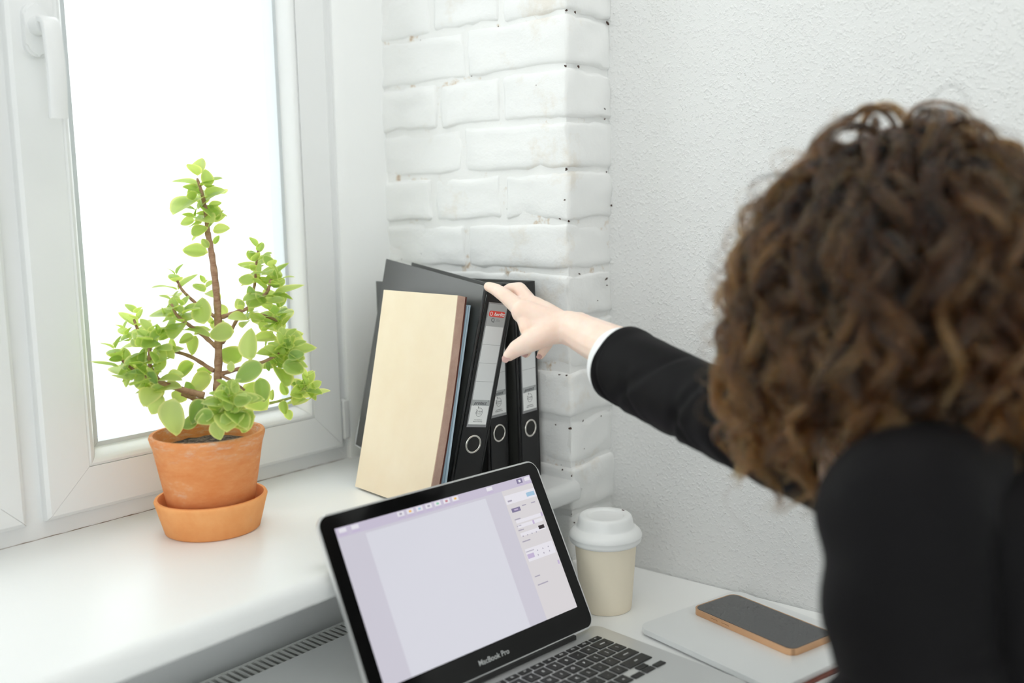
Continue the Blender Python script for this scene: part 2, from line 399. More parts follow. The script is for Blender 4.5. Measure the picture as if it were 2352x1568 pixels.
# unseen extra windows, added to let more daylight into the room
w2 = struct(empty('added_window_2', (-1.85, 1.25, .87)), 'added white framed window further left, unseen, for more daylight', 'window')
w2i = Matrix.Translation((1.85, -1.25, -.87))
frame_bars(w2, -2.65, -1.05, .87, 2.6, .06, 1.25, 1.32, [(-1.88, -1.82)])
obj('pane', B((-2.6, 1.28, .9), (-1.1, 1.284, 2.57)), M_glass, w2)
for c in w2.children: c.matrix_parent_inverse = w2i
w4 = struct(obj('added_window_4', B((X_LEFT-.1, yA, vA), (X_LEFT-.096, yB, vB)), M_glass), 'added window in the left wall, unseen, for fill light', 'window')
for a in (yA+.03, -.95, yB-.03): obj('mullion', B((X_LEFT-.14, a-.03, vA), (X_LEFT-.06, a+.03, vB)), M_pvc, w4)
w3 = struct(obj('added_window_3', B((xA, Y_BACK-.1, zA), (xB, Y_BACK-.096, zB)), M_glass), 'added wide window behind the viewer, unseen, for fill light', 'window')
for a in (xA+.03, -1.45, xB-.03): obj('mullion', B((a-.03, Y_BACK-.14, zA), (a+.03, Y_BACK-.06, zB)), M_pvc, w3)

# ------------------------------------------------------------------ outside: pale house across the street
M_house = mat('pale_render', (.84, .84, .85, 1), .9); M_house_win = mat('far_window', (.60, .62, .65, 1), .4); M_street = mat('pale_paving', (.6, .6, .6, 1), .9)
M_sign = mat('blue_sign', (.50, .55, .72, 1), .6); M_awning = mat('red_awning', (.62, .30, .26, 1), .7)
struct(obj('floor_outside', B((-60, 2.5, -9.2), (80, 90, -9)), M_street), 'pale street far below the window', 'street')
hs = empty('house', (22, 34, -9))
tag(hs, 'pale overexposed house front across the street seen through the window', 'house')
hi = Matrix.Translation((-22, -34, 9))
def hpart(name, a, b, m):
    o = obj(name, B(a, b), m, hs); o.matrix_parent_inverse = hi; return o
hpart('wall', (12, 30, -9), (34, 40, -.4), M_house); hpart('cornice', (11.8, 29.7, -.4), (34.2, 40, .1), M_house)
for fx in range(7):
    for fz in range(3): hpart('window', (13.4+fx*3, 29.93, -7.6+fz*2.6), (14.6+fx*3, 30.02, -5.9+fz*2.6), M_house_win)
hpart('sign', (14.6, 29.8, -5.6), (16.0, 29.9, -4.9), M_sign); hpart('awning', (14.6, 29.5, -6.1), (16.2, 29.9, -5.75), M_awning)

# ------------------------------------------------------------------ unseen fill lamp, added above the desk to brighten the room
M_fill_lamp = mat('fill_lamp_diffuser', (.9, .9, .9, 1), .5); bsdf(M_fill_lamp).inputs['Emission Color'].default_value = (1.0, .97, .93, 1); bsdf(M_fill_lamp).inputs['Emission Strength'].default_value = 3.8
lamp = tag(empty('added_fill_lamp', (.55, .25, CEIL-.075)), 'flat white ceiling lamp high above the desk, outside the picture', 'lamp')
bm = bmesh.new(); prism(bm, rrect(1.24, .64, .03, 6), 2, .012, .074); obj('housing', bm, M_pvc, lamp)
bm = bmesh.new(); prism(bm, rrect(1.20, .60, .02, 6), 2, 0, .012); obj('diffuser', bm, M_fill_lamp, lamp)

# ------------------------------------------------------------------ radiator under the sill
M_rad = mat('radiator_enamel', (.74, .75, .72, 1), .35)
M_rad_dark = mat('radiator_inside', (.12, .12, .11, 1), .7)
rad = tag(empty('radiator', (.55, 1.04, 0)), 'white panel radiator with slatted top grille under the window sill', 'radiator')
ri = Matrix.Translation((-.55, -1.04, 0)); zr = ZC-.575
def rpart(name, a, b, m, bev=0, tilt=None):
    o = obj(name, B(a, b, bev), m, rad); o.matrix_parent_inverse = ri; return o
rpart('panel', (.12, 1.006, .15), (1.10, 1.011, zr), M_rad, .001); rpart('back_panel', (.12, 1.056, .15), (1.10, 1.061, zr), M_rad, .001)
rpart('core', (.13, 1.012, .16), (1.09, 1.055, zr-.035), M_rad_dark); rpart('end_cap', (.115, 1.006, .15), (.12, 1.061, zr), M_rad); rpart('end_cap', (1.10, 1.006, .15), (1.105, 1.061, zr), M_rad)
for x in (.2, 1.0): rpart('bracket', (x, 1.061, .3), (x+.03, 1.0995, .5), M_rad)
sl = B((-.0019, 1.011, zr-.0022), (.0019, 1.056, zr-.0005)); me = bpy.data.meshes.new('slat'); sl.to_mesh(me); sl.free()
k = 0
while .13+k*.0099 < 1.095:
    o = link('slat', me, M_rad, rad); o.matrix_parent_inverse = ri; o.location.x = .13+k*.0099; k += 1

# ------------------------------------------------------------------ desk
desk = tag(empty('desk', (.62, .7, 0)), 'white desk top standing in the corner under the sill', 'desk')
di = Matrix.Translation((-.62, -.7, 0))
bm = bmesh.new(); prism(bm, [(-.12, .40), (X_WALL-.001, .40), (X_WALL-.001, .862), (1.160, .862), (1.160, 1.0), (-.12, 1.0)], 2, DESK-.022, DESK)
bmesh.ops.bevel(bm, geom=list(bm.edges), offset=.0015, segments=2, affect='EDGES')
o = obj('desk_top', bm, M_desk, desk); o.matrix_parent_inverse = di
for nm, a, b, bv in (('leg', (-.10, .42, 0), (-.05, .47, DESK-.022), .001), ('leg', (-.10, .93, 0), (-.05, .98, DESK-.022), .001), ('leg', (1.20, .42, 0), (1.25, .47, DESK-.022), .001), ('leg', (1.09, .93, 0), (1.14, .98, DESK-.022), .001), ('apron', (-.05, .945, DESK-.09), (1.09, .965, DESK-.022), .001)):
    o = obj(nm, B(a, b, bv), M_desk, desk); o.matrix_parent_inverse = di
# ------------------------------------------------------------------ terracotta pot, saucer and plant
PX, PY = .7108, 1.1128
M_terra = mat('terracotta', (.62, .25, .105, 1), .75, spec=.25)
n1 = noise_tex(M_terra, 26, 8, .7, stretch=(1, 1, 2.4))
r1 = ramp(M_terra, n1.outputs['Fac'], [(.35, (.72, .245, .075, 1)), (.60, (.78, .33, .13, 1)), (.72, (.76, .47, .33, 1))])
sp = nd(M_terra, 'ShaderNodeSeparateXYZ'); tcn = nd(M_terra, 'ShaderNodeTexCoord'); lk(M_terra, tcn.outputs['Object'], sp.inputs[0])
mr = nd(M_terra, 'ShaderNodeMapRange'); mr.inputs['From Min'].default_value = .085; mr.inputs['From Max'].default_value = .118; lk(M_terra, sp.outputs['Z'], mr.inputs['Value'])
n2 = noise_tex(M_terra, 40, 8, .8, stretch=(1, 1, 4)); r2 = ramp(M_terra, n2.outputs['Fac'], [(.50, (0, 0, 0, 1)), (.66, (1, 1, 1, 1))])
mu = nd(M_terra, 'ShaderNodeMath', operation='MULTIPLY'); lk(M_terra, mr.outputs[0], mu.inputs[0]); lk(M_terra, r2.outputs['Color'], mu.inputs[1])
mxn = nd(M_terra, 'ShaderNodeMixRGB'); lk(M_terra, mu.outputs[0], mxn.inputs['Fac']); lk(M_terra, r1.outputs['Color'], mxn.inputs['Color1']); mxn.inputs['Color2'].default_value = (.70, .52, .42, 1)   # lime bloom near the rim
lk(M_terra, mxn.outputs['Color'], bsdf(M_terra).inputs['Base Color'])
add_bump(M_terra, n1.outputs['Fac'], .12, .001)
M_terra2 = mat('pale_terracotta', (.72, .34, .15, 1), .78, spec=.2)
n1 = noise_tex(M_terra2, 22, 8, .7); r1 = ramp(M_terra2, n1.outputs['Fac'], [(.35, (.82, .345, .12, 1)), (.62, (.87, .41, .16, 1)), (.74, (.66, .40, .27, 1))]); lk(M_terra2, r1.outputs['Color'], bsdf(M_terra2).inputs['Base Color'])
M_soil = mat('soil', (.05, .035, .025, 1), .95); n1 = noise_tex(M_soil, 130, 6, .8); add_bump(M_soil, n1.outputs['Fac'], 1, .006)
r1 = ramp(M_soil, n1.outputs['Fac'], [(.45, (.035, .022, .015, 1)), (.65, (.30, .22, .16, 1))]); lk(M_soil, r1.outputs['Color'], bsdf(M_soil).inputs['Base Color'])
bm = bmesh.new(); lathe(bm, [(0, 0), (.0575, 0), (.0600, .0015), (.0700, .0385), (.0712, .0425), (.0700, .0450), (.0665, .0452), (.0650, .043), (.0570, .009), (0, .009)], 72)
sau = obj('plant_saucer', bm, M_terra2, auto=50, mw=Matrix.Translation((PX, PY, SILL))); tag(sau, 'round terracotta saucer under the plant pot on the window sill', 'saucer')
plant = tag(empty('potted_plant', (PX, PY, SILL+.0093)), 'leafy green succulent shrub in a terracotta pot on the sill', 'potted plant')
PZ = SILL+.0093
pi_ = Matrix.Translation((-PX, -PY, -PZ))
bm = bmesh.new(); lathe(bm, [(0, 0), (.0480, 0), (.0505, .002), (.0685, .103), (.0712, .1115), (.0725, .1165), (.0712, .1195), (.0672, .1195), (.0655, .116), (.0600, .098), (0, .098)], 72)
obj('pot', bm, M_terra, plant, auto=50)
bm = bmesh.new(); lathe(bm, [(.0608, .1000), (.05, .103), (.03, .1045), (0, .1050)], 40)
for v in bm.verts: v.co.z += .004*noise.noise(v.co*70)
obj('soil', bm, M_soil, plant, smooth=True)
M_stem = mat('woody_stem', (.24, .12, .07, 1), .75)
n1 = noise_tex(M_stem, 60, 6, .7, stretch=(1, 1, 3)); r1 = ramp(M_stem, n1.outputs['Fac'], [(.35, (.25, .12, .07, 1)), (.65, (.46, .29, .19, 1))]); lk(M_stem, r1.outputs['Color'], bsdf(M_stem).inputs['Base Color']); add_bump(M_stem, n1.outputs['Fac'], .3, .001)
M_twig = mat('green_twig', (.42, .46, .14, 1), .6)
def leaf_mat(name, a, b, edge, tmix):
    m = mat(name, a, .38, spec=.45)
    at = nd(m, 'ShaderNodeAttribute', attribute_name='rim'); oi = nd(m, 'ShaderNodeObjectInfo')
    mx1 = nd(m, 'ShaderNodeMixRGB'); mx1.inputs['Color1'].default_value = a; mx1.inputs['Color2'].default_value = b; lk(m, oi.outputs['Random'], mx1.inputs['Fac'])
    mx2 = nd(m, 'ShaderNodeMixRGB'); lk(m, at.outputs['Fac'], mx2.inputs['Fac']); lk(m, mx1.outputs['Color'], mx2.inputs['Color1']); mx2.inputs['Color2'].default_value = edge
    lk(m, mx2.outputs['Color'], bsdf(m).inputs['Base Color'])
    tl = nd(m, 'ShaderNodeBsdfTranslucent'); br = nd(m, 'ShaderNodeMixRGB'); br.blend_type = 'MULTIPLY'; br.inputs['Fac'].default_value = 1; lk(m, mx2.outputs['Color'], br.inputs['Color1']); br.inputs['Color2'].default_value = (1.5, 1.45, .75, 1)
    lk(m, br.outputs['Color'], tl.inputs['Color'])
    ms = nd(m, 'ShaderNodeMixShader'); ms.inputs['Fac'].default_value = tmix
    out = m.node_tree.nodes['Material Output']; lk(m, bsdf(m).outputs[0], ms.inputs[1]); lk(m, tl.outputs[0], ms.inputs[2]); lk(m, ms.outputs[0], out.inputs['Surface'])
    return m
M_leaf = leaf_mat('leaf_green', (.30, .45, .11, 1), (.50, .61, .26, 1), (.72, .74, .38, 1), .54)
M_leaf_dark = leaf_mat('leaf_deep_green', (.19, .33, .08, 1), (.29, .43, .13, 1), (.58, .62, .27, 1), .42)
def leaf_mesh(name, wid, fold, curl, m):
    """ovate leaf, base at the origin, tip at +Y, upper side +Z; length 1"""
    N, Q = 9, 4; vs = []; fs = []; rim = []
    for i in range(N+1):
        t = i/N; w = wid*.5*(math.sin(math.pi*t**.80)**.72)*(1.0 if t < .99 else .2)
        if i == 0: w = .025
        for j in range(-Q, Q+1):
            s = j/Q; x = w*s; z = fold*abs(s)*w*1.2 - fold*.3*w*s*s - curl*(t-.1)**2 + .02*math.sin(5*t)
            vs.append((x, t, z)); rim.append(max(0, (abs(s)-.72)/.28) if 0 < i < N else 1)
    R = 2*Q+1
    for i in range(N):
        for j in range(R-1): fs.append((i*R+j, i*R+j+1, (i+1)*R+j+1, (i+1)*R+j))
    me = bpy.data.meshes.new(name); me.from_pydata(vs, [], fs)
    a = me.attributes.new('rim', 'FLOAT', 'POINT'); a.data.foreach_set('value', rim)
    for p in me.polygons: p.use_smooth = True
    me.materials.append(m); return me
LM = [leaf_mesh('leaf', .72, .35, .12, M_leaf), leaf_mesh('leaf', .80, .18, .25, M_leaf), leaf_mesh('leaf', .62, .45, -.12, M_leaf), leaf_mesh('leaf', .70, .25, .1, M_leaf_dark)]
rng = random.Random(11)
PD = (Vector((PX, PY, SILL+.1))-EYE).dot(CW)
def Z(zx, zy, dd=0.0): return K(200+zx/2.375, 340+zy/2.375, PD+dd)     # sketch coordinates of the plant
PPX = PD/FPX/2.375                                                     # metres per sketch unit
n_leaf = 0
def leaf(base, axis, normal, length, which=None):
    global n_leaf
    y = axis.normalized(); z = normal-y*normal.dot(y)
    if z.length < 1e-3: z = Vector((0, 0, 1))-y*y.z
    z.normalize(); x = y.cross(z)
    o = bpy.data.objects.new('leaf', LM[rng.choice((0, 0, 1, 2)) if which is None else which]); col.objects.link(o)
    mw = Matrix(((x.x, y.x, z.x, base.x), (x.y, y.y, z.y, base.y), (x.z, y.z, z.z, base.z), (0, 0, 0, 1))) @ Matrix.Diagonal((length*rng.uniform(.95, 1.08), length, length, 1))
    o.parent = plant; o.matrix_parent_inverse = pi_; o.matrix_basis = mw; n_leaf += 1
def branch(pts, r0, r1, m=M_stem, name='branch'):
    P = [Z(*p) for p in pts]; Q = [Vector(q) for q in spline(P, 6*len(P))]; n = len(Q)
    bm = bmesh.new(); tube(bm, Q, [.74*(r0+(r1-r0)*i/(n-1))*(1+.10*math.sin(i*1.9)) for i in range(n)], 8)
    o = obj(name, bm, m, plant, smooth=True); o.matrix_parent_inverse = pi_; return Q
def rosette(c, axis, size, pairs=4, spread=1.0, gap=.30, start=None):
    """decussate pairs of leaves getting smaller to the tip; c = tip"""
    ax = axis.normalized(); t = Vector((0, 0, 1)).cross(ax)
    if t.length < .1: t = Vector((1, 0, 0)).cross(ax)
    t.normalize(); b = ax.cross(t); ph = rng.uniform(0, 3)
    for k in range(pairs):
        f = k/max(1, pairs-1); base = c-ax*(size*gap*k)
        L = size*(.50+.55*f)*rng.uniform(.85, 1.12); el = math.radians(52-46*f*spread+rng.uniform(-8, 8))
        for s in (0, 1):
            a = ph+k*math.pi/2+s*math.pi+rng.uniform(-.25, .25)
            rad = t*math.cos(a)+b*math.sin(a); d = rad*math.cos(el)+ax*math.sin(el)
            leaf(base+rad*.0012, d, ax*math.cos(el)-rad*math.sin(el), L*rng.uniform(.88, 1.1))
def twig(pts, r=.0013): return branch(pts, r*1.25, r, M_twig, 'twig')
def up(zx, zy): return (CR*zx-CU*zy)                                   # direction in the plane facing the viewer
# main stem and branches
branch([(712, 1560), (710, 1320), (716, 1180), (715, 950), (703, 760), (680, 580), (658, 460)], .0078, .0052, name='stem')
branch([(658, 460), (645, 330), (618, 215), (600, 165)], .0046, .0022, M_stem)
branch([(640, 1350, -.01), (520, 1318, -.02), (400, 1272, -.03), (345, 1190, -.035), (342, 1060, -.035)], .0062, .0030)
branch([(700, 1400, 0), (600, 1372, .005), (520, 1340, .01)], .005, .004)
branch([(692, 1215), (560, 1135, .01), (400, 1082, .02), (290, 1005, .025), (255, 935, .03)], .0040, .0022)
branch([(710, 1088), (620, 1010, -.01), (550, 960, -.015), (490, 910, -.02), (460, 850, -.02)], .0042, .0022)
branch([(700, 920), (640, 880, .015), (570, 825, .02), (515, 768, .02), (487, 712, .02)], .0035, .0022)
branch([(735, 922), (820, 893, -.005), (885, 868, -.01), (975, 795, -.012), (1005, 715, -.012)], .0040, .0026)
branch([(885, 868, 0), (915, 740, .01), (922, 640, .012), (932, 560, .012)], .0028, .0018)
branch([(738, 1062), (790, 985, .02), (832, 925, .03), (930, 905, .03), (1050, 945, .03)], .0036, .0024)
branch([(728, 1232), (830, 1203, -.015), (960, 1165, -.02), (1050, 1120, -.02)], .0040, .0024)
branch([(730, 1240), (800, 1275, -.02), (860, 1320, -.02)], .003, .002)
twig([(760, 1440, .02), (890, 1405, .03), (1010, 1388, .03), (1140, 1350, .03), (1195, 1300, .03)], .0022)
branch([(700, 1500, -.04), (735, 1430, -.055), (775, 1345, -.06)], .0042, .0024, M_twig)
branch([(400, 1272, -.03), (280, 1225, -.02), (200, 1165, -.01), (150, 1115, -.01)], .0034, .002)
# rosettes at the tips: (x, y, depth, size in sketch units, direction, pairs)
for (zx, zy, dd, sz, ax, n) in [
    (605, 150, 0, 128, (-.1, -1), 3), (655, 215, -.004, 112, (.45, -.8), 3), (580, 285, -.006, 112, (-.3, -.9), 3), (590, 375, -.006, 96, (-.6, -.5), 3), (685, 345, .005, 50, (.4, -.9), 2),
    (483, 690, .02, 88, (-.05, -1), 4), (640, 735, .02, 62, (.1, -1), 3), (465, 830, -.02, 92, (-.25, -1), 4), (520, 860, -.025, 92, (.1, -.9), 4), (430, 910, -.01, 70, (-.8, -.4), 3),
    (268, 900, .03, 82, (0, -1), 4), (200, 985, .03, 78, (-.35, -.9), 4), (345, 1000, -.035, 112, (.1, -1), 4), (300, 1080, -.03, 92, (-.6, -.7), 3), (395, 1020, -.03, 84, (.5, -.8), 3),
    (150, 1095, -.01, 104, (-.2, -.9), 4), (200, 1150, -.015, 92, (-.5, -.3), 4), (300, 1190, -.04, 104, (-.3, -.7), 4), (390, 1180, -.045, 100, (.3, -.9), 4), (250, 1230, -.02, 88, (-.6, .2), 3),
    (932, 540, .012, 74, (.02, -1), 5), (915, 620, .01, 84, (-.2, -.9), 3), (1005, 650, -.012, 112, (0, -1), 4), (1040, 720, -.01, 102, (.5, -.6), 4), (940, 690, 0, 82, (-.4, -.8), 2),
    (1045, 870, .03, 104, (.2, -.9), 4), (1000, 880, .025, 92, (-.4, -.8), 3), (1060, 970, .025, 88, (.3, -.6), 3), (990, 985, .03, 72, (-.8, -.2), 2),
    (1080, 1040, -.02, 110, (.25, -.9), 4), (1120, 1080, -.022, 104, (.6, -.5), 4), (1050, 1100, -.02, 96, (-.3, -.8), 3), (1030, 1170, -.02, 72, (.2, .6), 2),
    (1200, 1255, .03, 92, (.25, -.95), 4), (1170, 1310, .03, 80, (-.4, -.7), 3), (1225, 1300, .03, 78, (.9, -.1), 3),
    (775, 1310, -.062, 108, (.05, -.9), 4), (810, 1345, -.066, 104, (.4, -.5), 4), (740, 1350, -.064, 92, (-.5, -.6), 3), (790, 1430, -.07, 70, (.1, -.2), 3), (850, 880, -.01, 72, (-.3, -.7), 3), (680, 960, .01, 62, (.2, -.8), 2), (890, 900, -.02, 66, (.3, -.3), 2)]:
    A = up(*ax)-CW*rng.uniform(.15, .75)+Vector((0, 0, .2))
    rosette(Z(zx, zy, dd), A, sz*PPX*1.62, n)
# larger single leaves: (centre x, y, depth, length, screen angle of the tip, variant)
for (zx, zy, dd, L, ang, v) in [
    (625, 885, -.02, 150, 100, 1), (888, 1068, -.03, 175, 92, 0), (880, 1225, -.035, 180, 205, 3), (730, 1005, -.02, 138, 185, 1), (920, 832, -.02, 118, 10, 1), (866, 716, -.01, 98, 160, 1), (895, 785, -.012, 74, 110, 3),
    (465, 1470, -.055, 205, 265, 1), (1128, 1195, -.03, 122, -15, 1), (1140, 1128, -.03, 92, 12, 3), (955, 1320, -.02, 138, 280, 3), (780, 1125, .015, 150, 150, 1), (610, 1280, .01, 165, 205, 1), (530, 1212, .01, 135, 215, 0),
    (595, 1440, -.04, 160, 235, 3), (635, 1463, -.066, 116, 190, 0), (868, 1490, -.05, 150, 240, 0), (712, 1540, -.075, 105, 285, 0), (825, 1478, -.06, 140, 10, 0), (920, 1360, .01, 190, 310, 1), (320, 1365, -.03, 100, 265, 0),
    (372, 1395, -.035, 130, 240, 1), (380, 1330, -.03, 100, 230, 1), (1075, 1415, .02, 84, 275, 0), (1100, 1455, .025, 66, 285, 1), (1012, 1345, .03, 66, 80, 2), (1075, 1310, .03, 84, 110, 2), (575, 1075, -.005, 112, 250, 1), (540, 1042, -.02, 90, 200, 0), (470, 1065, .01, 72, 100, 2),
    (785, 1190, -.03, 62, 95, 0), (990, 1190, -.025, 56, 270, 3), (590, 565, 0, 142, 176, 2), (645, 520, -.005, 66, 130, 2), (708, 500, .005, 58, 60, 2), (735, 445, .01, 100, 5, 2), (700, 310, .01, 78, 15, 2), (720, 383, .01, 82, 20, 2), (608, 448, -.01, 96, 25, 1), (545, 402, -.01, 84, 190, 0), (580, 212, 0, 66, 170, 2),
    (560, 1500, -.03, 110, 200, 3), (500, 1350, .01, 100, 150, 1), (560, 1310, .0, 90, 120, 3), (640, 1220, .02, 90, 170, 2), (740, 880, .02, 74, 130, 1), (640, 1400, -.01, 110, 160, 3), (740, 1330, -.05, 110, 80, 0), (690, 1390, -.05, 110, 140, 0), (850, 1375, -.068, 100, 20, 0), (480, 1240, -.03, 90, 10, 0), (360, 1250, -.045, 86, 290, 3), (285, 1265, -.035, 92, 240, 0), (220, 1265, -.02, 84, 250, 0), (830, 850, .01, 74, 120, 1), (930, 925, .0, 80, 10, 1)]:
    a = math.radians(ang); d = CR*math.cos(a)+CU*math.sin(a); Lm = L*PPX
    tilt = rng.uniform(-.3, .35); nrm = -CW+Vector((0, 0, .45))+CR*rng.uniform(-.45, .35)
    axis = d+CW*tilt*.6
    leaf(Z(zx, zy, dd)-axis.normalized()*Lm*.5, axis, nrm, Lm, v)

# ------------------------------------------------------------------ binders, folders and the kraft book
M_black_card = mat('black_binder_card', (.014, .014, .015, 1), .42, spec=.4)
n1 = noise_tex(M_black_card, 900, 2, .5); add_bump(M_black_card, n1.outputs['Fac'], .05, .0002)
M_cover = mat('grey_sheen_foil', (.030, .031, .028, 1), .42, spec=.85, IOR=1.65)
M_steel = mat('bright_edge_strip', (.82, .83, .84, 1), .25, metal=1.0)
M_ring = mat('nickel_ring', (.80, .77, .72, 1), .22, metal=1.0)
M_label = mat('label_paper', (.74, .76, .77, 1), .5); M_label_w = mat('label_white', (.86, .87, .87, 1), .5); M_label_g = mat('label_grey', (.43, .45, .455, 1), .5); M_ink = mat('print_ink', (.10, .10, .11, 1), .5)
M_ink_g = mat('print_grey', (.30, .31, .32, 1), .5); M_red = mat('print_red', (.78, .075, .055, 1), .5); M_white_ink = mat('print_white', (.9, .9, .9, 1), .5); M_sleeve = mat('clear_sleeve', (.30, .30, .31, 1), .15, spec=.6); M_hole = mat('binder_hole', (.010, .010, .009, 1), .5)
M_grey_card = M_black_card
def pose(x, y, yaw, pitch, roll, dz=0.0):
    R = Matrix.Rotation(math.radians(yaw), 4, 'Z') @ Matrix.Rotation(math.radians(roll), 4, 'Y') @ Matrix.Rotation(math.radians(pitch), 4, 'X')
    return R
def settle(R, x, y, dims):
    zs = [(R @ Vector((a*dims[0], b*dims[1], c*dims[2]))).z for a in (0, 1) for b in (0, 1) for c in (0, 1)]
    return Matrix.Translation((x, y, SILL-min(zs))) @ R
def binder(x, y, yaw, pitch, roll, W, D, H, label, logo):
    mw = settle(pose(x, y, yaw, pitch, roll), x, y, (W, D, H))
    b = tag(empty('ring_binder', mw=mw), label, 'binder', 'black lever arch binders on the sill')
    t = .0026
    obj('cover', B((0, .004, 0), (t, D, H), .0006), M_cover, b); obj('cover', B((W-t, .004, 0), (W, D, H), .0006), M_cover, b)
    obj('spine', B((.0035, 0, .0), (W-.0035, .0026, H), .001), M_black_card, b)
    for s in (0, 1):   # soft hinge folds between spine and covers
        pts = [(.0012, .0050), (.0010, .0020), (.0035, .0006)]; pts = [(p if s == 0 else (W-p[0], p[1])) for p in pts]
        bm = bmesh.new(); tube(bm, [(pts[1][0], pts[1][1]+.0012, 0.0005), (pts[1][0], pts[1][1]+.0012, H-.0005)], .0024, 10); obj('hinge', bm, M_black_card, b, smooth=True)
    obj('paper_block', B((t+.004, .03, .012), (W-t-.004, D-.05, H-.016)), M_label_w, b)
    for (cx) in (0, W-t):   # metal edge strips at the lower corners
        bm = bmesh.new(); box(bm, (cx-.0004, D-.055, -.0007), (cx+t+.0004, D+.0009, .0016)); box(bm, (cx-.0004, D-.0016, -.0007), (cx+t+.0004, D+.0009, .042)); obj('edge_strip', bm, M_steel, b)
    # spine label in its sleeve
    lw, lz0, lz1, yo = .0305, .108, .2775, -.0004
    c = W/2
    sl = obj('label_sleeve', B((c-lw/2-.0015, yo-.0002, lz0-.004), (c+lw/2+.0015, .001, lz1+.002)), M_sleeve, b)
    lb = obj('label', B((c-lw/2, yo-.0006, lz0), (c+lw/2, yo, lz1)), M_label, b)
    y1 = yo-.0007
    def flat(nm, x0, z0, x1, z1, m, yy=y1): return obj(nm, B((x0, yy, z0), (x1, yo, z1)), m, lb)
    flat('grey_band', c-lw/2, lz0+.0268, c+lw/2, lz0+.0350, M_label_g); flat('white_panel', c-lw/2, lz0, c+lw/2, lz0+.0268, M_label_w)
    flat('grey_panel', c-lw/2, lz1-.0310, c+lw/2, lz1, M_label_g)
    for q in range(1, 4): flat('rule_line', c-lw/2, lz0+.0350+q*.0259, c+lw/2, lz0+.0350+q*.0259+.0004, M_ink_g)
    RX = Matrix.Rotation(math.pi/2, 4, 'X')
    def txt(s, size, z, m, shear=0.0, xo=0.0, bold=0.0, yy=-.0008): return text_mesh('print', s, size, m, lb, Matrix.Translation((c+xo, yo+yy, z)) @ RX, shear, .00005, 'CENTER', bold)
    txt('protect', .0070, lz0+.0305, M_ink, .35, -.0012, .0001); txt('2', .0036, lz0+.0335, M_ink, .2, .0122)
    bm = bmesh.new(); tube(bm, [(c+.0054*math.cos(a), y1-.0001, lz0+.0175+.0062*math.sin(a)) for a in [math.radians(130-q*320/30) for q in range(31)]], .00022, 4); obj('emblem', bm, M_ink, lb)
    txt('3', .0075, lz0+.0182, M_ink, 0, -.0048); txt('YEAR', .0030, lz0+.0182, M_ink, 0, .0015); txt('GUARANTEE', .0014, lz0+.0152, M_ink_g); txt('\u25bc', .0025, lz0+.0243, M_ink, 0, -.0030)
    txt('www.herlitz.eu', .0022, lz0+.0066, M_ink); txt('Made in Germany', .0022, lz0+.0042, M_ink)
    if logo:
        bm = bmesh.new(); prism(bm, rrect(.0275, .0082, .0030, 5, c, lz1-.0135), 1, y1-.0003, yo); obj('logo_badge', bm, M_red, lb)
        txt('herlitz', .0072, lz1-.0137, M_white_ink, .4, .0035, .00012, -.0012)
        bm = bmesh.new(); tube(bm, [(c-.0100+.0020*math.cos(a), y1-.0004, lz1-.0135+.0024*math.sin(a)) for a in [q*2*math.pi/12 for q in range(13)]], .0004, 4); obj('logo_mark', bm, M_white_ink, lb)
        txt('Q.', .0078, lz1-.0222, M_ink, 0, -.0045); txt('file', .0060, lz1-.0222, M_ink_g, 0, .004)
    # finger ring
    rz, rr = .0795, .0136; n = 40
    bm = bmesh.new(); rings = []
    for q in range(n):
        a = 2*math.pi*q/n
        rings.append([bm.verts.new((c+(rr-.0016+.0016*math.cos(p))*math.cos(a), -.0006-.0012*math.sin(p), rz+(rr-.0016+.0016*math.cos(p))*math.sin(a))) for p in [2*math.pi*s/8 for s in range(8)]])
    for q in range(n):
        A, C = rings[q], rings[(q+1) % n]
        for s in range(8): bm.faces.new((A[s], A[(s+1) % 8], C[(s+1) % 8], C[s]))
    fr_ = obj('finger_ring', bm, M_ring, b, smooth=True)
    bm = bmesh.new(); prism(bm, [(c+(rr-.0016)*math.cos(2*math.pi*q/n), rz+(rr-.0016)*math.sin(2*math.pi*q/n)) for q in range(n)], 1, -.0008, .0005); obj('hole', bm, M_hole, fr_)
    return b
binder(.9664, .9317, -11.2, 6.83, 9.37, .050, .2636, .2997, 'black binder tipped forward and leaning under the reaching hand, red logo on its label', True)
binder(1.0625, .9380, -2.0, 0, -.3, .0420, .238, .2965, 'upright black binder in the middle, between the tipped binder and the last one', False)
binder(1.1130, .9200, -.6, 0, -1.2, .0460, .240, .2983, 'rightmost black binder, against the brick pier', False)
M_kraft = mat('kraft_paper', (.80, .65, .45, 1), .7, spec=.2)
n1 = noise_tex(M_kraft, 9, 6, .6); r1 = ramp(M_kraft, n1.outputs['Fac'], [(.35, (.80, .68, .51, 1)), (.7, (.84, .74, .58, 1))]); lk(M_kraft, r1.outputs['Color'], bsdf(M_kraft).inputs['Base Color'])
M_tape = mat('brown_cloth_tape', (.47, .31, .25, 1), .75)
n1 = noise_tex(M_tape, 40, 6, .7); r1 = ramp(M_tape, n1.outputs['Fac'], [(.35, (.45, .29, .23, 1)), (.7, (.55, .38, .31, 1))]); lk(M_tape, r1.outputs['Color'], bsdf(M_tape).inputs['Base Color'])
M_tape_dark = mat('dark_red_edge', (.09, .022, .014, 1), .7); M_paper = mat('page_block', (.82, .80, .74, 1), .8)
def bow(bm, D, H, amt):
    for v in bm.verts: v.co.x += amt*math.sin(math.pi*min(1, max(0, v.co.z/H)))*(1-.5*v.co.y/D)
W, D, H = .0150, .181, .294
mw = settle(pose(0, 0, -9.8, -.3, 12.6), .9150, .9240, (W, D, H))
kb = tag(empty('sketch_pad', mw=mw), 'large cream kraft covered pad with brown cloth spine leaning on the folders', 'pad')
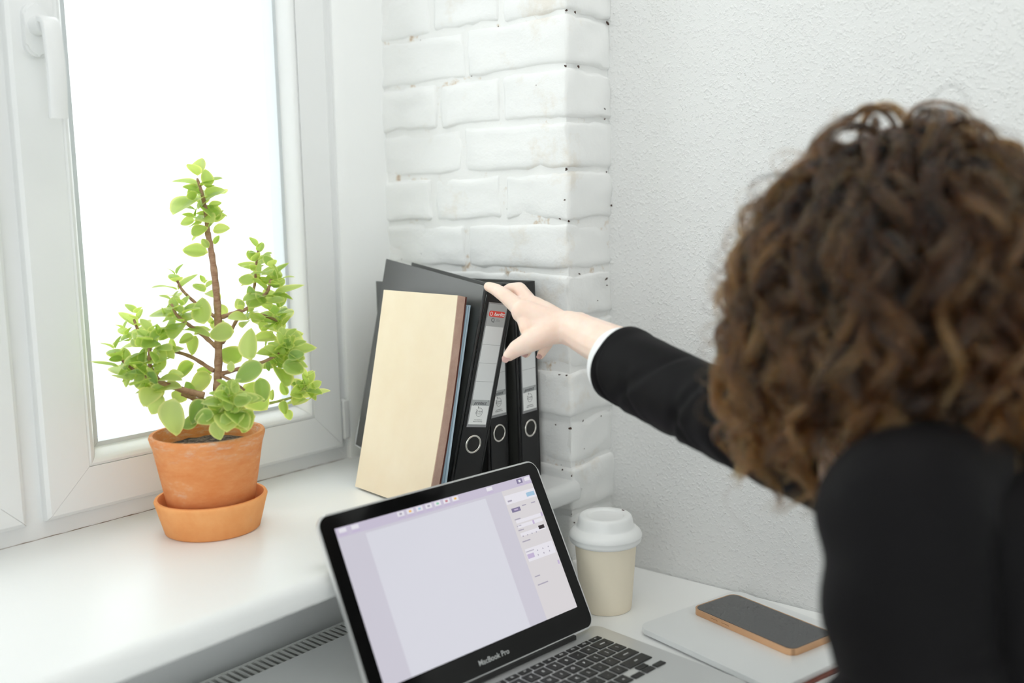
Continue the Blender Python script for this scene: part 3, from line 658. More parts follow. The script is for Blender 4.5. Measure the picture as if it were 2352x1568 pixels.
def slab(nm, a, b, m, cuts=10, amt=.004):
    bm = B(a, b); es = [e for e in bm.edges if abs(e.verts[0].co.z-e.verts[1].co.z) > .1]; bmesh.ops.subdivide_edges(bm, edges=es, cuts=cuts); bow(bm, D, H, amt); return obj(nm, bm, m, kb, auto=30)
slab('cover', (0, .0004, 0), (.0012, D, H), M_kraft); slab('pages', (.0013, .002, .001), (W-.0014, D-.002, H-.001), M_paper); slab('cover', (W-.0013, .0004, 0), (W, D, H), M_kraft)
slab('spine_tape', (.0006, -.0008, 0), (W-.0024, .0006, H), M_tape); slab('spine_edge', (W-.0024, -.0009, 0), (W+.0003, .0010, H), M_tape_dark)
M_blue = mat('pale_blue_plastic', (.50, .64, .74, 1), .3, spec=.5); M_blue2 = mat('blue_plastic', (.34, .47, .58, 1), .3, spec=.5)
for i, (xx, yy, roll, m, lab) in enumerate(((.9375, .9265, 12.2, M_blue2, 'darker blue plastic folder tucked directly behind the cream pad'), (.9450, .9275, 11.7, M_blue, 'pale blue plastic folder between the dark blue folder and the tipped binder'))):
    w, d, h = .0042, .19, .281
    f = tag(empty('plastic_folder', mw=settle(pose(0, 0, -10.2, 0, roll), xx, yy, (w, d, h))), lab, 'folder', 'blue folders')
    obj('flap', B((0, 0, 0), (.0008, d, h)), m, f); obj('flap', B((w-.0008, 0, 0), (w, d, h)), M_blue, f)
    bm = bmesh.new(); prism(bm, [(w/2+w/2*math.cos(a), -.0006+.0022*math.sin(a)) for a in [math.pi+q*math.pi/8 for q in range(9)]]+[(w, 0), (0, 0)], 2, 0, h); obj('fold', bm, m, f, auto=60)
    obj('sheets', B((.001, .003, .004), (w-.001, d-.004, h-.006)), M_paper, f)
# ------------------------------------------------------------------ laptop
M_alu = mat('bead_blasted_aluminium', (.74, .75, .75, 1), .38, metal=.85)
M_bezel = mat('black_glass_bezel', (.005, .005, .005, 1), .10, spec=.3); M_rubber = mat('black_hinge', (.008, .008, .008, 1), .5); M_key = mat('black_key', (.012, .012, .012, 1), .45)
def screen_mat(name, c, s=.95):
    m = mat(name, (.01, .01, .01, 1), .25, spec=.3); b = bsdf(m); b.inputs['Emission Color'].default_value = (*c, 1); b.inputs['Emission Strength'].default_value = s; return m
M_s_side = screen_mat('screen_grey', (.62, .60, .68)); M_s_page = screen_mat('screen_page', (.70, .70, .77)); M_s_bar = screen_mat('screen_toolbar', (.58, .53, .66)); M_s_pan = screen_mat('screen_panel', (.70, .67, .69)); M_s_white = screen_mat('screen_white', (.80, .78, .84))
M_s_txt = screen_mat('screen_text', (.40, .37, .46)); M_s_pur = screen_mat('screen_purple', (.22, .19, .32)); M_s_blue = screen_mat('screen_blue', (.36, .55, .72)); M_s_blk = screen_mat('screen_black', (.03, .02, .025)); M_s_org = screen_mat('screen_orange', (.85, .50, .15)); M_s_grn = screen_mat('screen_green', (.30, .60, .45)); M_s_red = screen_mat('screen_red', (.55, .20, .25)); M_s_lil = screen_mat('screen_lilac', (.55, .46, .66))
LW, LH, LT = .3520, .2330, .0055
phi, tilt = math.radians(-6.31), math.radians(27.63)
BR = Vector((1.0255, .7268, DESK+.0160)); dvec = Vector((math.cos(phi), math.sin(phi), 0))
lap_o = BR-dvec*(LW/2); lap_o.z = DESK
lap_mw = Matrix.Translation(lap_o) @ Matrix.Rotation(phi, 4, 'Z')
lap = tag(empty('laptop', mw=lap_mw), 'open silver laptop with black screen border showing a document', 'laptop')
bd = .243
bm = bmesh.new(); prism(bm, rrect(LW+.010, bd, .013, 8, .006, -bd/2+.012), 2, .0012, .0110)
bmesh.ops.bevel(bm, geom=[e for e in bm.edges if abs(e.verts[0].co.z-e.verts[1].co.z) < 1e-5], offset=.0011, segments=2, affect='EDGES')
base = obj('base', bm, M_alu, lap, auto=40)
ft = [(LW/2-.03, -.015), (-LW/2+.03, -.015), (LW/2-.03, -.21), (-LW/2+.03, -.21)]
for (x, y) in ft:
    bm = bmesh.new(); lathe(bm, [(0, 0), (.006, 0), (.006, .0013), (0, .0013)], 16, (x, y, 0)); obj('foot', bm, M_rubber, base)
obj('hinge_bar', B((-.135, -.0035, .0095), (.135, .0075, .0165), .001), M_rubber, base)
obj('trackpad', B((-.056, -.222, .0109), (.056, -.143, .01115), .0001), M_alu, base)
kp = .0204; kx0 = -14.5*kp/2+.014; ky0 = -.0150
kmesh = {}
def key(x, y, w, h):
    q = (round(w, 4), round(h, 4))
    if q not in kmesh:
        b_ = B((-w/2, -h/2, 0), (w/2, h/2, .0016), .0005, 2); me = bpy.data.meshes.new('key'); b_.to_mesh(me); b_.free(); me.materials.append(M_key); kmesh[q] = me
    o = bpy.data.objects.new('key', kmesh[q]); col.objects.link(o); o.parent = base; o.location = (x, y, .0107)
gk = .0034; legends = []
def row(y, h, keys):
    x = kx0
    for (w, s) in keys:
        key(x+w*kp/2, y-h/2, w*kp-gk, h-gk)
        if s: legends.append((s, x+w*kp/2, y-h/2, .0062 if h > .015 and len(s) == 1 else .0036))
        x += w*kp
y = ky0
row(y, .0115, [(14.5/14, s) for s in ['esc', 'F1', 'F2', 'F3', 'F4', 'F5', 'F6', 'F7', 'F8', 'F9', 'F10', 'F11', 'F12', 'O']]); y -= .0115
row(y, kp, [(1, s) for s in '`1234567890-=']+[(1.5, 'delete')]); y -= kp
row(y, kp, [(1.5, 'tab')]+[(1, s) for s in 'QWERTYUIOP[]\\']); y -= kp
row(y, kp, [(1.75, 'caps')]+[(1, s) for s in "ASDFGHJKL;'"]+[(1.75, 'return')]); y -= kp
row(y, kp, [(2.25, 'shift')]+[(1, s) for s in 'ZXCVBNM,./']+[(2.25, 'shift')]); y -= kp
row(y, kp*1.02, [(1, 'fn'), (1, 'ctrl'), (1, 'alt'), (1.25, 'cmd'), (5, ''), (1.25, 'cmd'), (1, 'alt')])
ax = kx0+11.5*kp
for (dx, dy) in ((0, .5), (1, 0), (1, .5), (2, .5)): key(ax+(dx+.5)*kp, y-(dy+.25)*kp, kp-gk, kp*.5-.0016)
cache = {}; bmL = bmesh.new()
for (s, x, yy, size) in legends:
    if (s, size) not in cache:
        cu = bpy.data.curves.new('t', 'FONT'); cu.body = s; cu.size = size; cu.align_x = 'CENTER'; cu.align_y = 'CENTER'; cu.resolution_u = 2; cu.offset = .00012
        t = bpy.data.objects.new('tmp', cu); col.objects.link(t); dg = bpy.context.evaluated_depsgraph_get(); dg.update(); me = bpy.data.meshes.new_from_object(t.evaluated_get(dg)); bpy.data.objects.remove(t); cache[(s, size)] = me
    n0 = len(bmL.verts); bmL.from_mesh(cache[(s, size)]); bmL.verts.ensure_lookup_table()
    for v in bmL.verts[n0:]: v.co += Vector((x, yy, .01236))
M_leg = mat('key_legend', (.75, .75, .75, 1), .6)
obj('key_legends', bmL, M_leg, base)['kind'] = 'stuff'
# lid: local x right, z up along the panel, y = thickness towards the back
lid_m = Matrix.Translation((0, 0, .0160)) @ Matrix.Rotation(-tilt, 4, 'X')
lid = empty('lid'); lid.parent = lap; lid.matrix_local = lid_m
lid2 = empty('display'); lid2.parent = lap; lid2.matrix_local = lid_m
bm = bmesh.new(); prism(bm, rrect(LW, LH, .0150, 8, 0, LH/2), 1, .0006, LT)
bmesh.ops.bevel(bm, geom=[e for e in bm.edges if abs(e.verts[0].co.y-e.verts[1].co.y) < 1e-5], offset=.0012, segments=2, affect='EDGES')
obj('shell', bm, M_alu, lid, auto=40)
bm = bmesh.new(); prism(bm, rrect(LW-.0050, LH-.0044, .0130, 8, 0, LH/2), 1, 0, .0008); obj('bezel', bm, M_bezel, lid)
text_mesh('brand_text', 'MacBook Pro', .0090, mat('silver_print', (.55, .56, .56, 1), .5), lid, Matrix.Translation((0, -.0002, .0150)) @ Matrix.Rotation(math.pi/2, 4, 'X'), 0, .00005, 'CENTER', .00008)
sx0, sx1, sz0, sz1 = -LW/2+.0200, LW/2-.0200, .0310, LH-.0185
def ui(nm, u0, v0, u1, v1, m, lay): return obj(nm, B((sx0+(sx1-sx0)*u0, -.0001-lay*.00006, sz1-(sz1-sz0)*v1), (sx0+(sx1-sx0)*u1, .0001, sz1-(sz1-sz0)*v0)), m, lid2)
ui('screen', 0, 0, 1, 1, M_s_side, 1); ui('toolbar', 0, 0, 1, .062, M_s_bar, 2); ui('page', .12, .078, .723, 1, M_s_page, 2); ui('side_panel', .818, .062, 1, 1, M_s_pan, 2)
for i, m in enumerate((M_s_txt, M_s_org, M_s_blue, M_s_txt, M_s_grn, M_s_red, M_s_org)):
    u = .297+i*.046; ui('icon_tile', u-.016, .006, u+.016, .036, M_s_white, 3); ui('icon', u-.006, .014, u+.006, .028, m, 4); ui('caption', u-.016, .044, u+.016, .050, M_s_lil, 3)
for u in (.03, .085, .76): ui('icon_tile', u-.016, .008, u+.016, .034, M_s_white, 3); ui('caption', u-.018, .043, u+.018, .050, M_s_lil, 3)
ui('icon_tile', .917, .008, .950, .042, M_s_pur, 3); ui('icon', .928, .016, .940, .034, M_s_white, 4); ui('icon_tile', .964, .010, .994, .036, M_s_white, 3)
for u in (.935, .98): ui('caption', u-.016, .048, u+.016, .054, M_s_lil, 3)
ui('style_box', .822, .10, 1, .165, M_s_white, 3); ui('button', .945, .120, .992, .150, M_s_blue, 4); ui('text_line', .832, .138, .856, .150, M_s_txt, 4)
ui('tab', .836, .200, .886, .230, M_s_pur, 3); ui('tab_caption', .850, .209, .872, .219, M_s_lil, 4)
for u in (.912, .966): ui('text_line', u-.012, .196, u+.012, .204, M_s_txt, 3)
for (v, wd) in ((.282, .034), (.330, .026), (.362, .032), (.445, .046), (.520, .046), (.700, .030), (.760, .060)): ui('text_line', .834, v-.004, .834+wd, v+.004, M_s_txt, 3)
for v in (.300, .335, .395): ui('field', .838, v-.012, .985, v+.012, M_s_white, 3)
for (u, v) in ((.990, .300), (.930, .335), (.988, .660)): ui('stepper', u-.005, v-.014, u+.005, v+.014, M_s_lil, 4)
ui('colour_swatch', .947, .372, .980, .398, M_s_blk, 5)
for k in range(4): ui('text_line', .846+k*.026, .404, .851+k*.026, .413, M_s_txt, 4)
ui('field', .832, .500, .992, .590, M_s_white, 3); ui('tab', .834, .538, .872, .570, M_s_lil, 4)
for k in range(3): ui('text_line', .895+k*.032, .528, .900+k*.032, .538, M_s_txt, 4); ui('text_line', .890+k*.034, .560, .895+k*.034, .570, M_s_txt, 4)

# ------------------------------------------------------------------ paper cup
CX_, CY_ = 1.1175, .7735
M_cup = mat('cream_paper', (.93, .84, .68, 1), .6, spec=.25); M_lid = mat('white_lid_plastic', (.90, .91, .91, 1), .4)
cup = tag(empty('coffee_cup', mw=Matrix.Translation((CX_, CY_, DESK)) @ Matrix.Diagonal((1.01, 1.01, 1.075, 1))), 'cream paper coffee cup with a white lid on the desk', 'cup')
bm = bmesh.new(); lathe(bm, [(0, .004), (.0320, .004), (.0330, 0), (.0352, .0005), (.0358, .003), (.0437, .0985), (.0432, .0985), (.0350, .006), (0, .006)], 64); obj('paper_body', bm, M_cup, cup, auto=40)
bm = bmesh.new(); lathe(bm, [(.0445, .0900), (.0470, .0902), (.0492, .0920), (.0500, .0945), (.0493, .0968), (.0506, .0985), (.0508, .1005), (.0488, .1045), (.0450, .1080), (.0412, .1098), (.0398, .1112), (.0390, .1140), (.0376, .1210), (.0366, .1240), (.0350, .1256), (.0330, .1262), (.0290, .1262), (.0262, .1257), (.0250, .1246), (.0243, .1238), (.0236, .1236), (0, .1236)], 72)
ld = obj('lid', bm, M_lid, cup, auto=60)
hd_ = (CR*.9+CW*.55).normalized()
bm = bmesh.new(); prism(bm, [(hd_.x*.0310+.0030*math.cos(a)*hd_.y+.0013*math.sin(a)*hd_.x, hd_.y*.0310-.0030*math.cos(a)*hd_.x+.0013*math.sin(a)*hd_.y) for a in [q*math.pi/8 for q in range(16)]], 2, .1258, .12645); obj('sip_hole', bm, mat('sip_hole_dark', (.05, .012, .01, 1), .7), ld)

# ------------------------------------------------------------------ tablet in its cover, phone on top
ev = Vector((.972, -.234, 0)); nv = Vector((-.234, -.972, 0))
tb_o = Vector((1.0690, .6910, DESK)); tb_w, tb_l = .198, .2300
tb_mw = Matrix(((ev.x, -nv.x, 0, tb_o.x), (ev.y, -nv.y, 0, tb_o.y), (0, 0, 1, DESK), (0, 0, 0, 1)))     # local x along the far edge, -y towards the viewer
tab = tag(empty('tablet', mw=tb_mw), 'silver tablet lying face down under the phone, brown-red cover edge', 'tablet')
M_tab = mat('silver_tablet_back', (.84, .855, .855, 1), .45, metal=.35); M_cov = mat('brown_red_leather', (.20, .055, .035, 1), .6)
bm = bmesh.new(); prism(bm, rrect(tb_w-.016, tb_l, .014, 8, tb_w/2, -tb_l/2-.0050), 2, 0, .0030); obj('cover', bm, M_cov, tab)
bm = bmesh.new(); prism(bm, rrect(tb_w, tb_l, .018, 10, tb_w/2, -tb_l/2), 2, .0031, .0100)
bmesh.ops.bevel(bm, geom=[e for e in bm.edges if all(v.co.z < .0032 for v in e.verts)], offset=.0045, segments=4, affect='EDGES'); obj('shell', bm, M_tab, tab, auto=35)
pe = Vector((.965, -.262, 0)).normalized(); pn = Vector((-.262, -.965, 0)).normalized()
ph_o = Vector((1.1490, .6540, DESK+.0101)); pw, pl = .0830, .1720
ph_mw = Matrix(((pe.x, -pn.x, 0, ph_o.x), (pe.y, -pn.y, 0, ph_o.y), (0, 0, 1, ph_o.z), (0, 0, 0, 1)))
ph = tag(empty('smartphone', mw=ph_mw), 'black screened smartphone with gold edge lying on the tablet', 'phone')
M_gold = mat('rose_gold_frame', (.72, .43, .25, 1), .18, metal=1.0); M_phs = mat('dark_phone_glass', (.010, .010, .011, 1), .05, spec=1.0, IOR=1.75)
bm = bmesh.new(); prism(bm, rrect(pw, pl, .0125, 10, pw/2, -pl/2), 2, 0, .0082)
bmesh.ops.bevel(bm, geom=[e for e in bm.edges if abs(e.verts[0].co.z-e.verts[1].co.z) < 1e-6], offset=.0034, segments=5, affect='EDGES'); obj('frame', bm, M_gold, ph, auto=35)
bm = bmesh.new(); prism(bm, rrect(pw-.0048, pl-.0048, .0105, 10, pw/2, -pl/2), 2, .0080, .00845); obj('screen_glass', bm, M_phs, ph)
for a, b_ in ((.035, .047), (.055, .067)): obj('side_button', B((-.0005, -b_, .0032), (.0006, -a, .0050), .0003), M_gold, ph)
# ------------------------------------------------------------------ the person reaching for the binder
M_skin = mat('fair_skin', (.80, .56, .44, 1), .45, spec=.4)
bsdf(M_skin).inputs['Subsurface Weight'].default_value = .25; bsdf(M_skin).inputs['Subsurface Radius'].default_value = (.010, .004, .002); bsdf(M_skin).inputs['Subsurface Scale'].default_value = .5
n1 = noise_tex(M_skin, 45, 4, .6); r1 = ramp(M_skin, n1.outputs['Fac'], [(.35, (.90, .72, .62, 1)), (.70, (.88, .65, .54, 1))]); lk(M_skin, r1.outputs['Color'], bsdf(M_skin).inputs['Base Color'])
M_nail = mat('fingernail', (.84, .60, .56, 1), .25, spec=.5)
M_jacket = mat('black_wool_jacket', (.0024, .0021, .0027, 1), .66, spec=.13); bsdf(M_jacket).inputs['Sheen Weight'].default_value = .008; bsdf(M_jacket).inputs['Sheen Roughness'].default_value = .5
n1 = noise_tex(M_jacket, 900, 2, .5); add_bump(M_jacket, n1.outputs['Fac'], .15, .0003)
M_shirt = mat('white_shirt_cuff', (.86, .87, .88, 1), .8)
M_trouser = mat('dark_trousers', (.02, .02, .024, 1), .85); M_shoe = mat('black_shoe', (.012, .012, .012, 1), .4)

def capsule(bm, p0, r0, p1, r1, n=14):
    p0, p1 = Vector(p0), Vector(p1); t = (p1-p0); L = t.length; t = t/L if L > 1e-6 else Vector((0, 0, 1))
    a = (Vector((0, 0, 1)) if abs(t.z) < .9 else Vector((1, 0, 0))).cross(t).normalized(); b = t.cross(a)
    st = []
    for k in range(1, 6): an = math.pi/2*k/6; st.append((p0-t*r0*math.cos(an), r0*math.sin(an)))
    for k in range(4): f = k/3; st.append((p0.lerp(p1, f), r0+(r1-r0)*f))
    for k in range(5, 0, -1): an = math.pi/2*k/6; st.append((p1+t*r1*math.cos(an), r1*math.sin(an)))
    rings = [[bm.verts.new(c+a*r*math.cos(2*math.pi*i/n)+b*r*math.sin(2*math.pi*i/n)) for i in range(n)] for c, r in st]
    for A, C in zip(rings, rings[1:]):
        for i in range(n): bm.faces.new((A[i], A[(i+1) % n], C[(i+1) % n], C[i]))
    v0 = bm.verts.new(p0-t*r0); v1 = bm.verts.new(p1+t*r1)
    for i in range(n): bm.faces.new((v0, rings[0][(i+1) % n], rings[0][i])); bm.faces.new((v1, rings[-1][i], rings[-1][(i+1) % n]))
def chain(bm, pts):
    for (a, ra), (b, rb) in zip(pts, pts[1:]): capsule(bm, a, ra, b, rb)
def remesh(bm, voxel, it, fac=.5):
    bmesh.ops.recalc_face_normals(bm, faces=bm.faces)
    me = bpy.data.meshes.new('tmp'); bm.to_mesh(me); bm.free(); o = bpy.data.objects.new('tmp', me); col.objects.link(o)
    m = o.modifiers.new('r', 'REMESH'); m.mode = 'VOXEL'; m.voxel_size = voxel; m.use_smooth_shade = True
    s = o.modifiers.new('s', 'SMOOTH'); s.factor = fac; s.iterations = it
    dg = bpy.context.evaluated_depsgraph_get(); dg.update(); out = bpy.data.meshes.new_from_object(o.evaluated_get(dg)); bpy.data.objects.remove(o)
    out.materials.clear()
    for p in out.polygons: p.use_smooth = True
    return out

person_base = cs(.46, 0, .84); person_base.z = 0
person = tag(empty('person', person_base), 'person with curly brown hair and black blazer reaching for the binders', 'person')
per_i = Matrix.Translation(-person_base)
def pp(o, par=None): o.parent = par or person; o.matrix_parent_inverse = per_i if par is None else Matrix.Identity(4); return o

bm = bmesh.new()
# right hand: wrist, palm and fingers, placed against the tipped binder's top edge
WR = K(1302, 752, 1.285)
idx = [(K(1203, 716, 1.300), .0125), (K(1160, 679, 1.314), .0098), (K(1139, 665, 1.325), .0085), (K(1122, 658, 1.334), .0068)]
mid = [(K(1226, 708, 1.312), .0120), (K(1193, 664, 1.330), .0098), (K(1172, 664, 1.346), .0085), (K(1157, 671, 1.352), .0070)]
rin = [(K(1246, 714, 1.326), .0115), (K(1238, 742, 1.362), .0092), (K(1222, 785, 1.368), .0080), (K(1208, 812, 1.360), .0062)]
pin = [(K(1266, 726, 1.330), .0105), (K(1272, 752, 1.356), .0082), (K(1258, 790, 1.358), .0075), (K(1241, 817, 1.350), .0055)]
thu = [(K(1264, 762, 1.280), .0165), (K(1217, 785, 1.276), .0140), (K(1187, 800, 1.284), .0112), (K(1169, 816, 1.290), .0080)]
for f in (idx, mid, rin, pin, thu): chain(bm, f)
for f, r in ((idx, .0165), (mid, .0165), (rin, .0150), (pin, .0135)): capsule(bm, K(1292, 750, 1.288), .0195, f[0][0], r)
capsule(bm, K(1285, 755, 1.284), .0200, thu[0][0], .0175); capsule(bm, thu[0][0], .0165, K(1215, 735, 1.300), .0140); capsule(bm, idx[0][0], .012, thu[1][0].lerp(idx[0][0], .45), .0105)
capsule(bm, K(1255, 745, 1.300), .020, K(1235, 735, 1.306), .018)
# forearm, hidden upper arm, torso, neck, head
capsule(bm, WR, .0225, K(1335, 762, 1.265), .0240); capsule(bm, K(1332, 732, 1.275), .0095, K(1345, 742, 1.268), .011)
chain(bm, [(K(1335, 764, 1.265), .0245), (K(1420, 806, 1.205), .0300), (K(1560, 895, 1.105), .0350), (K(1700, 965, 1.005), .0370), (K(1930, 1045, .915), .045)])
CH = cs(.405, -.20, .84)
capsule(bm, K(1930, 1045, .915), .05, cs(.40, -.15, .86), .075); capsule(bm, cs(.40, -.16, .87), .085, cs(.43, -.34, .83), .090); capsule(bm, cs(.43, -.34, .83), .09, cs(.48, -.56, .83), .10)
LS = K(2105, 1160, .745)
capsule(bm, cs(.40, -.15, .82), .07, LS, .046); chain(bm, [(LS, .044), (K(2120, 1600, .72), .036), (cs(.20, -.36, .80), .027), (cs(.12, -.37, .86), .022)])
NK = cs(.352, -.055, .865)
capsule(bm, cs(.385, -.13, .86), .058, NK, .052)
HC = cs(.335, .064, .875); FD = (CR*-.48+CU*-.10+CW*.87).normalized()
SD = FD.cross(CU).normalized(); UP = SD.cross(FD).normalized()
capsule(bm, NK, .050, HC-UP*.035, .060); capsule(bm, HC-UP*.005-FD*.012, .080, HC+UP*.020+FD*.008, .078); capsule(bm, HC-UP*.03+FD*.03, .055, HC-UP*.085+FD*.058, .030)
capsule(bm, HC-UP*.01+FD*.085, .008, HC-UP*.038+FD*.100, .011)                                  # nose
for s in (-1, 1):
    capsule(bm, HC+SD*s*.079-UP*.005, .006, HC+SD*s*.083-UP*.05, .007, 8); capsule(bm, HC+FD*.078+UP*.012+SD*s*.030, .012, HC+FD*.080+UP*.012+SD*s*.034, .011, 8)
# left hand resting on the desk edge, out of the picture
LWr = cs(.12, -.37, .86)
capsule(bm, LWr, .022, LWr+(CR*-.045+CW*.03), .026)
for q in range(4): d_ = CR*(-.062+.004*q)+CW*(.012+.012*q); chain(bm, [(LWr+d_, .0095), (LWr+d_+CR*-.035+CW*.012, .0082), (LWr+d_+CR*-.058+CU*-.012+CW*.02, .006)])
chain(bm, [(LWr+CR*-.02+CW*-.012, .012), (LWr+CR*-.055+CW*-.022, .0095), (LWr+CR*-.078+CW*-.020, .007)])
body_me = remesh(bm, .0019, 7)
body = pp(link('body', body_me, M_skin))
# fingernails
def nail(tip, prev, L, W_, outward):
    t = (tip-prev).normalized(); nn = (outward-t*outward.dot(t)).normalized(); s_ = t.cross(nn); b2 = bmesh.new(); R_ = []
    for i in range(7):
        v = -1+2*i/6; w = W_*math.sqrt(max(.05, 1-abs(v)**3)); R_.append([b2.verts.new(tip+t*(L*v*.5+.001)+s_*(w*.5*q/3)+nn*(.0012-.0016*(q/3)**2-.0006*v*v)) for q in range(-3, 4)])
    for A, C in zip(R_, R_[1:]):
        for q in range(6): b2.faces.new((A[q], A[q+1], C[q+1], C[q]))
    bmesh.ops.solidify(b2, geom=b2.faces[:], thickness=.0006)
    o = obj('fingernail', b2, M_nail, smooth=True); o.parent = body; return o
nail(thu[3][0]+(-CR*.35-CU*.3-CW*.55)*.0088, thu[2][0], .0125, .0115, -CW*.8-CR*.7)
nail(rin[3][0]+(-CW*.9-CR*.2)*.0062, rin[2][0], .0095, .0085, -CW-CR*.3)
nail(pin[3][0]+(-CW*.9-CR*.2)*.0056, pin[2][0], .0085, .0075, -CW-CR*.3)

# --- clothing
def loft(rings, caps=(True, True)):
    b2 = bmesh.new(); R_ = [[b2.verts.new(p) for p in r] for r in rings]; n = len(R_[0])
    for A, C in zip(R_, R_[1:]):
        for k in range(n): b2.faces.new((A[k], A[(k+1) % n], C[(k+1) % n], C[k]))
    if caps[0]: b2.faces.new(list(reversed(R_[0])))
    if caps[1]: b2.faces.new(R_[-1])
    return b2
def sleeve(pts, seg, n, wr, open_end=True):
    """pts: (centre, radius); wr(t, angle) = fold depth in metres; the cuff is the first point"""
    Q = spline([(*p, r) for p, r in pts], seg); C = [Vector(q[:3]) for q in Q]; _, fr_ = frames(C); rings = []
    for i, (c, (a, b_)) in enumerate(zip(C, fr_)):
        t = i/(seg-1); rings.append([c+(a*math.cos(th)+b_*math.sin(th))*(Q[i][3]+wr(t, th)) for th in [2*math.pi*k/n for k in range(n)]])
    a0 = [C[0]+(p-C[0])*.90 for p in rings[0]]; a1 = [C[4]+(p-C[4])*.90 for p in rings[4]]
    return loft([a1, a0]+rings, (False, True))
def folds_r(t, th):
    v = .0
    for (c, w, ph, tw, d) in ((.10, .012, 2.2, .10, .0022), (.155, .013, 2.4, .12, .0026), (.25, .016, 1.6, -.10, .0020), (.33, .015, 2.8, .09, .0022), (.45, .018, 2.0, -.08, .0024), (.56, .020, 2.6, .10, .0024), (.70, .03, 2, .08, .003)):
        x = t-(c+tw*math.sin(th-ph)); g = max(0, math.cos((th-ph)*.8)) if abs((th-ph+math.pi) % (2*math.pi)-math.pi) < 1.9 else 0
        v -= 1.5*d*g*math.exp(-(x/w)**2); v += d*.6*g*math.exp(-((x-w*1.6)/w)**2)
    return v+.0014*noise.noise(Vector((t*9, math.cos(th)*1.3, math.sin(th)*1.3)))
jk_rings = []
SA = (LS-K(1930, 1045, .915)).normalized()
# torso sections: centre (r, u, d), half depth, half width; the shoulder line runs away from the viewer
secs = [((.356, -.058, .862), .058, .060), ((.362, -.072, .860), .066, .070), ((.372, -.095, .856), .078, .105), ((.385, -.125, .850), .094, .140), ((.397, -.165, .845), .108, .158), ((.408, -.23, .838), .118, .160), ((.422, -.32, .832), .116, .148), ((.440, -.42, .828), .112, .140), ((.462, -.52, .828), .128, .156), ((.475, -.62, .828), .140, .172), ((.480, -.68, .828), .138, .170)]
Q = spline([(*c, a, b_) for c, a, b_ in secs], 60)
wv = Vector((SA.dot(CR), 0, SA.dot(CW))); wv.normalize(); fv = Vector((-wv.z, 0, wv.x))
for i, q in enumerate(Q):
    r_ = []
    for k in range(72):
        th = 2*math.pi*k/72; ca, sa = math.cos(th), math.sin(th); ca = math.copysign(abs(ca)**.85, ca); sa = math.copysign(abs(sa)**.85, sa)
        fold = .004*noise.noise(Vector((ca*2.2+i*.05, sa*2.2, i*.11)))+.0035*math.sin(i*.42+3*ca+2*sa)*min(1, i/14)
        p = fv*(ca*(q[3]+fold))+wv*(sa*(q[4]+fold)); r_.append(cs(q[0]+p.x, q[1], q[2]+p.z))
    jk_rings.append(r_)
jacket = pp(obj('jacket', loft(jk_rings, (True, True)), M_jacket, smooth=True))
def jp(o): o.parent = jacket; return o
cuffR = [(K(1432, 838, 1.193), .0475), (K(1470, 858, 1.165), .0468), (K(1560, 905, 1.100), .0455), (K(1640, 944, 1.045), .0450), (K(1715, 978, 1.000), .0455), (K(1820, 1015, .950), .050), (K(1945, 1045, .905), .060)]
jp(obj('sleeve', sleeve(cuffR, 90, 56, folds_r), M_jacket, smooth=True))
def folds_l(t, th): return .0035*math.sin(t*26+1.5*math.cos(th))*(.4+.6*math.sin(th+1))+.003*noise.noise(Vector((t*7, math.cos(th), math.sin(th))))
cuffL = [(cs(.165, -.362, .83), .040), (cs(.22, -.352, .79), .046), (K(2106, 1640, .725), .056), (K(2096, 1500, .725), .058), (K(2082, 1320, .735), .0620), (K(2086, 1195, .745), .0650), (K(2140, 1120, .765), .0560), (K(2230, 1075, .80), .045)]
jp(obj('sleeve', sleeve(cuffL, 80, 48, folds_l), M_jacket, smooth=True))
# collar roll around the neck
bm = bmesh.new(); cp = []
for k in range(33):
    th = 2*math.pi*k/32; p = fv*(math.cos(th)*.060)+wv*(math.sin(th)*.063); cp.append(cs(.357+p.x, -.060-.012*math.cos(th), .862+p.z))
tube(bm, cp, .011, 10, False); jp(obj('collar', bm, M_jacket, smooth=True))
# white shirt cuff just beyond the sleeve
sc = [(K(1415, 829, 1.206), .0425), (K(1432, 838, 1.193), .0430), (K(1470, 858, 1.165), .0420)]
pp(obj('shirt_cuff', sleeve(sc, 12, 48, lambda t, th: .0006*math.sin(3*th)), M_shirt, smooth=True))
# trousers and shoes, below the picture
bm = bmesh.new(); hip = cs(.475, -.66, .83); fl = Vector((-CR.x*.0+FD.x, FD.y, 0)).normalized(); sl_ = Vector((fl.y, -fl.x, 0))
hip.z = .55
chain(bm, [(hip-sl_*.08, .095), (hip+sl_*.08, .095)])
feet = []
for s in (-1, 1):
    h0 = hip+sl_*s*.085; kn = h0+fl*.38+Vector((0, 0, -.03)); an = kn+Vector((0, 0, 0))-fl*.06; an.z = .085
    chain(bm, [(h0, .085), (kn, .060), (an, .042)]); feet.append(an)
tr_ = pp(link('trousers', remesh(bm, .006, 6), M_trouser))
for an in feet:
    bm = bmesh.new(); a = an.copy(); a.z = .045; capsule(bm, a-fl*.04, .036, a+fl*.05, .040); capsule(bm, a+fl*.05, .040, a+fl*.15-Vector((0, 0, .006)), .034); capsule(bm, a, .036, an, .044)
    for v in bm.verts: v.co.z = max(v.co.z, .002)
    pp(link('shoe', remesh(bm, .004, 4), M_shoe))
st = tag(empty('stool', (hip.x, hip.y, 0)), 'plain stool the person sits on, below the picture', 'stool')
M_stool = mat('stool_wood', (.45, .30, .18, 1), .5)
bm = bmesh.new(); lathe(bm, [(0, .415), (.15, .415), (.165, .425), (.165, .443), (.155, .455), (0, .455)], 40); obj('seat', bm, M_stool, st, auto=40)
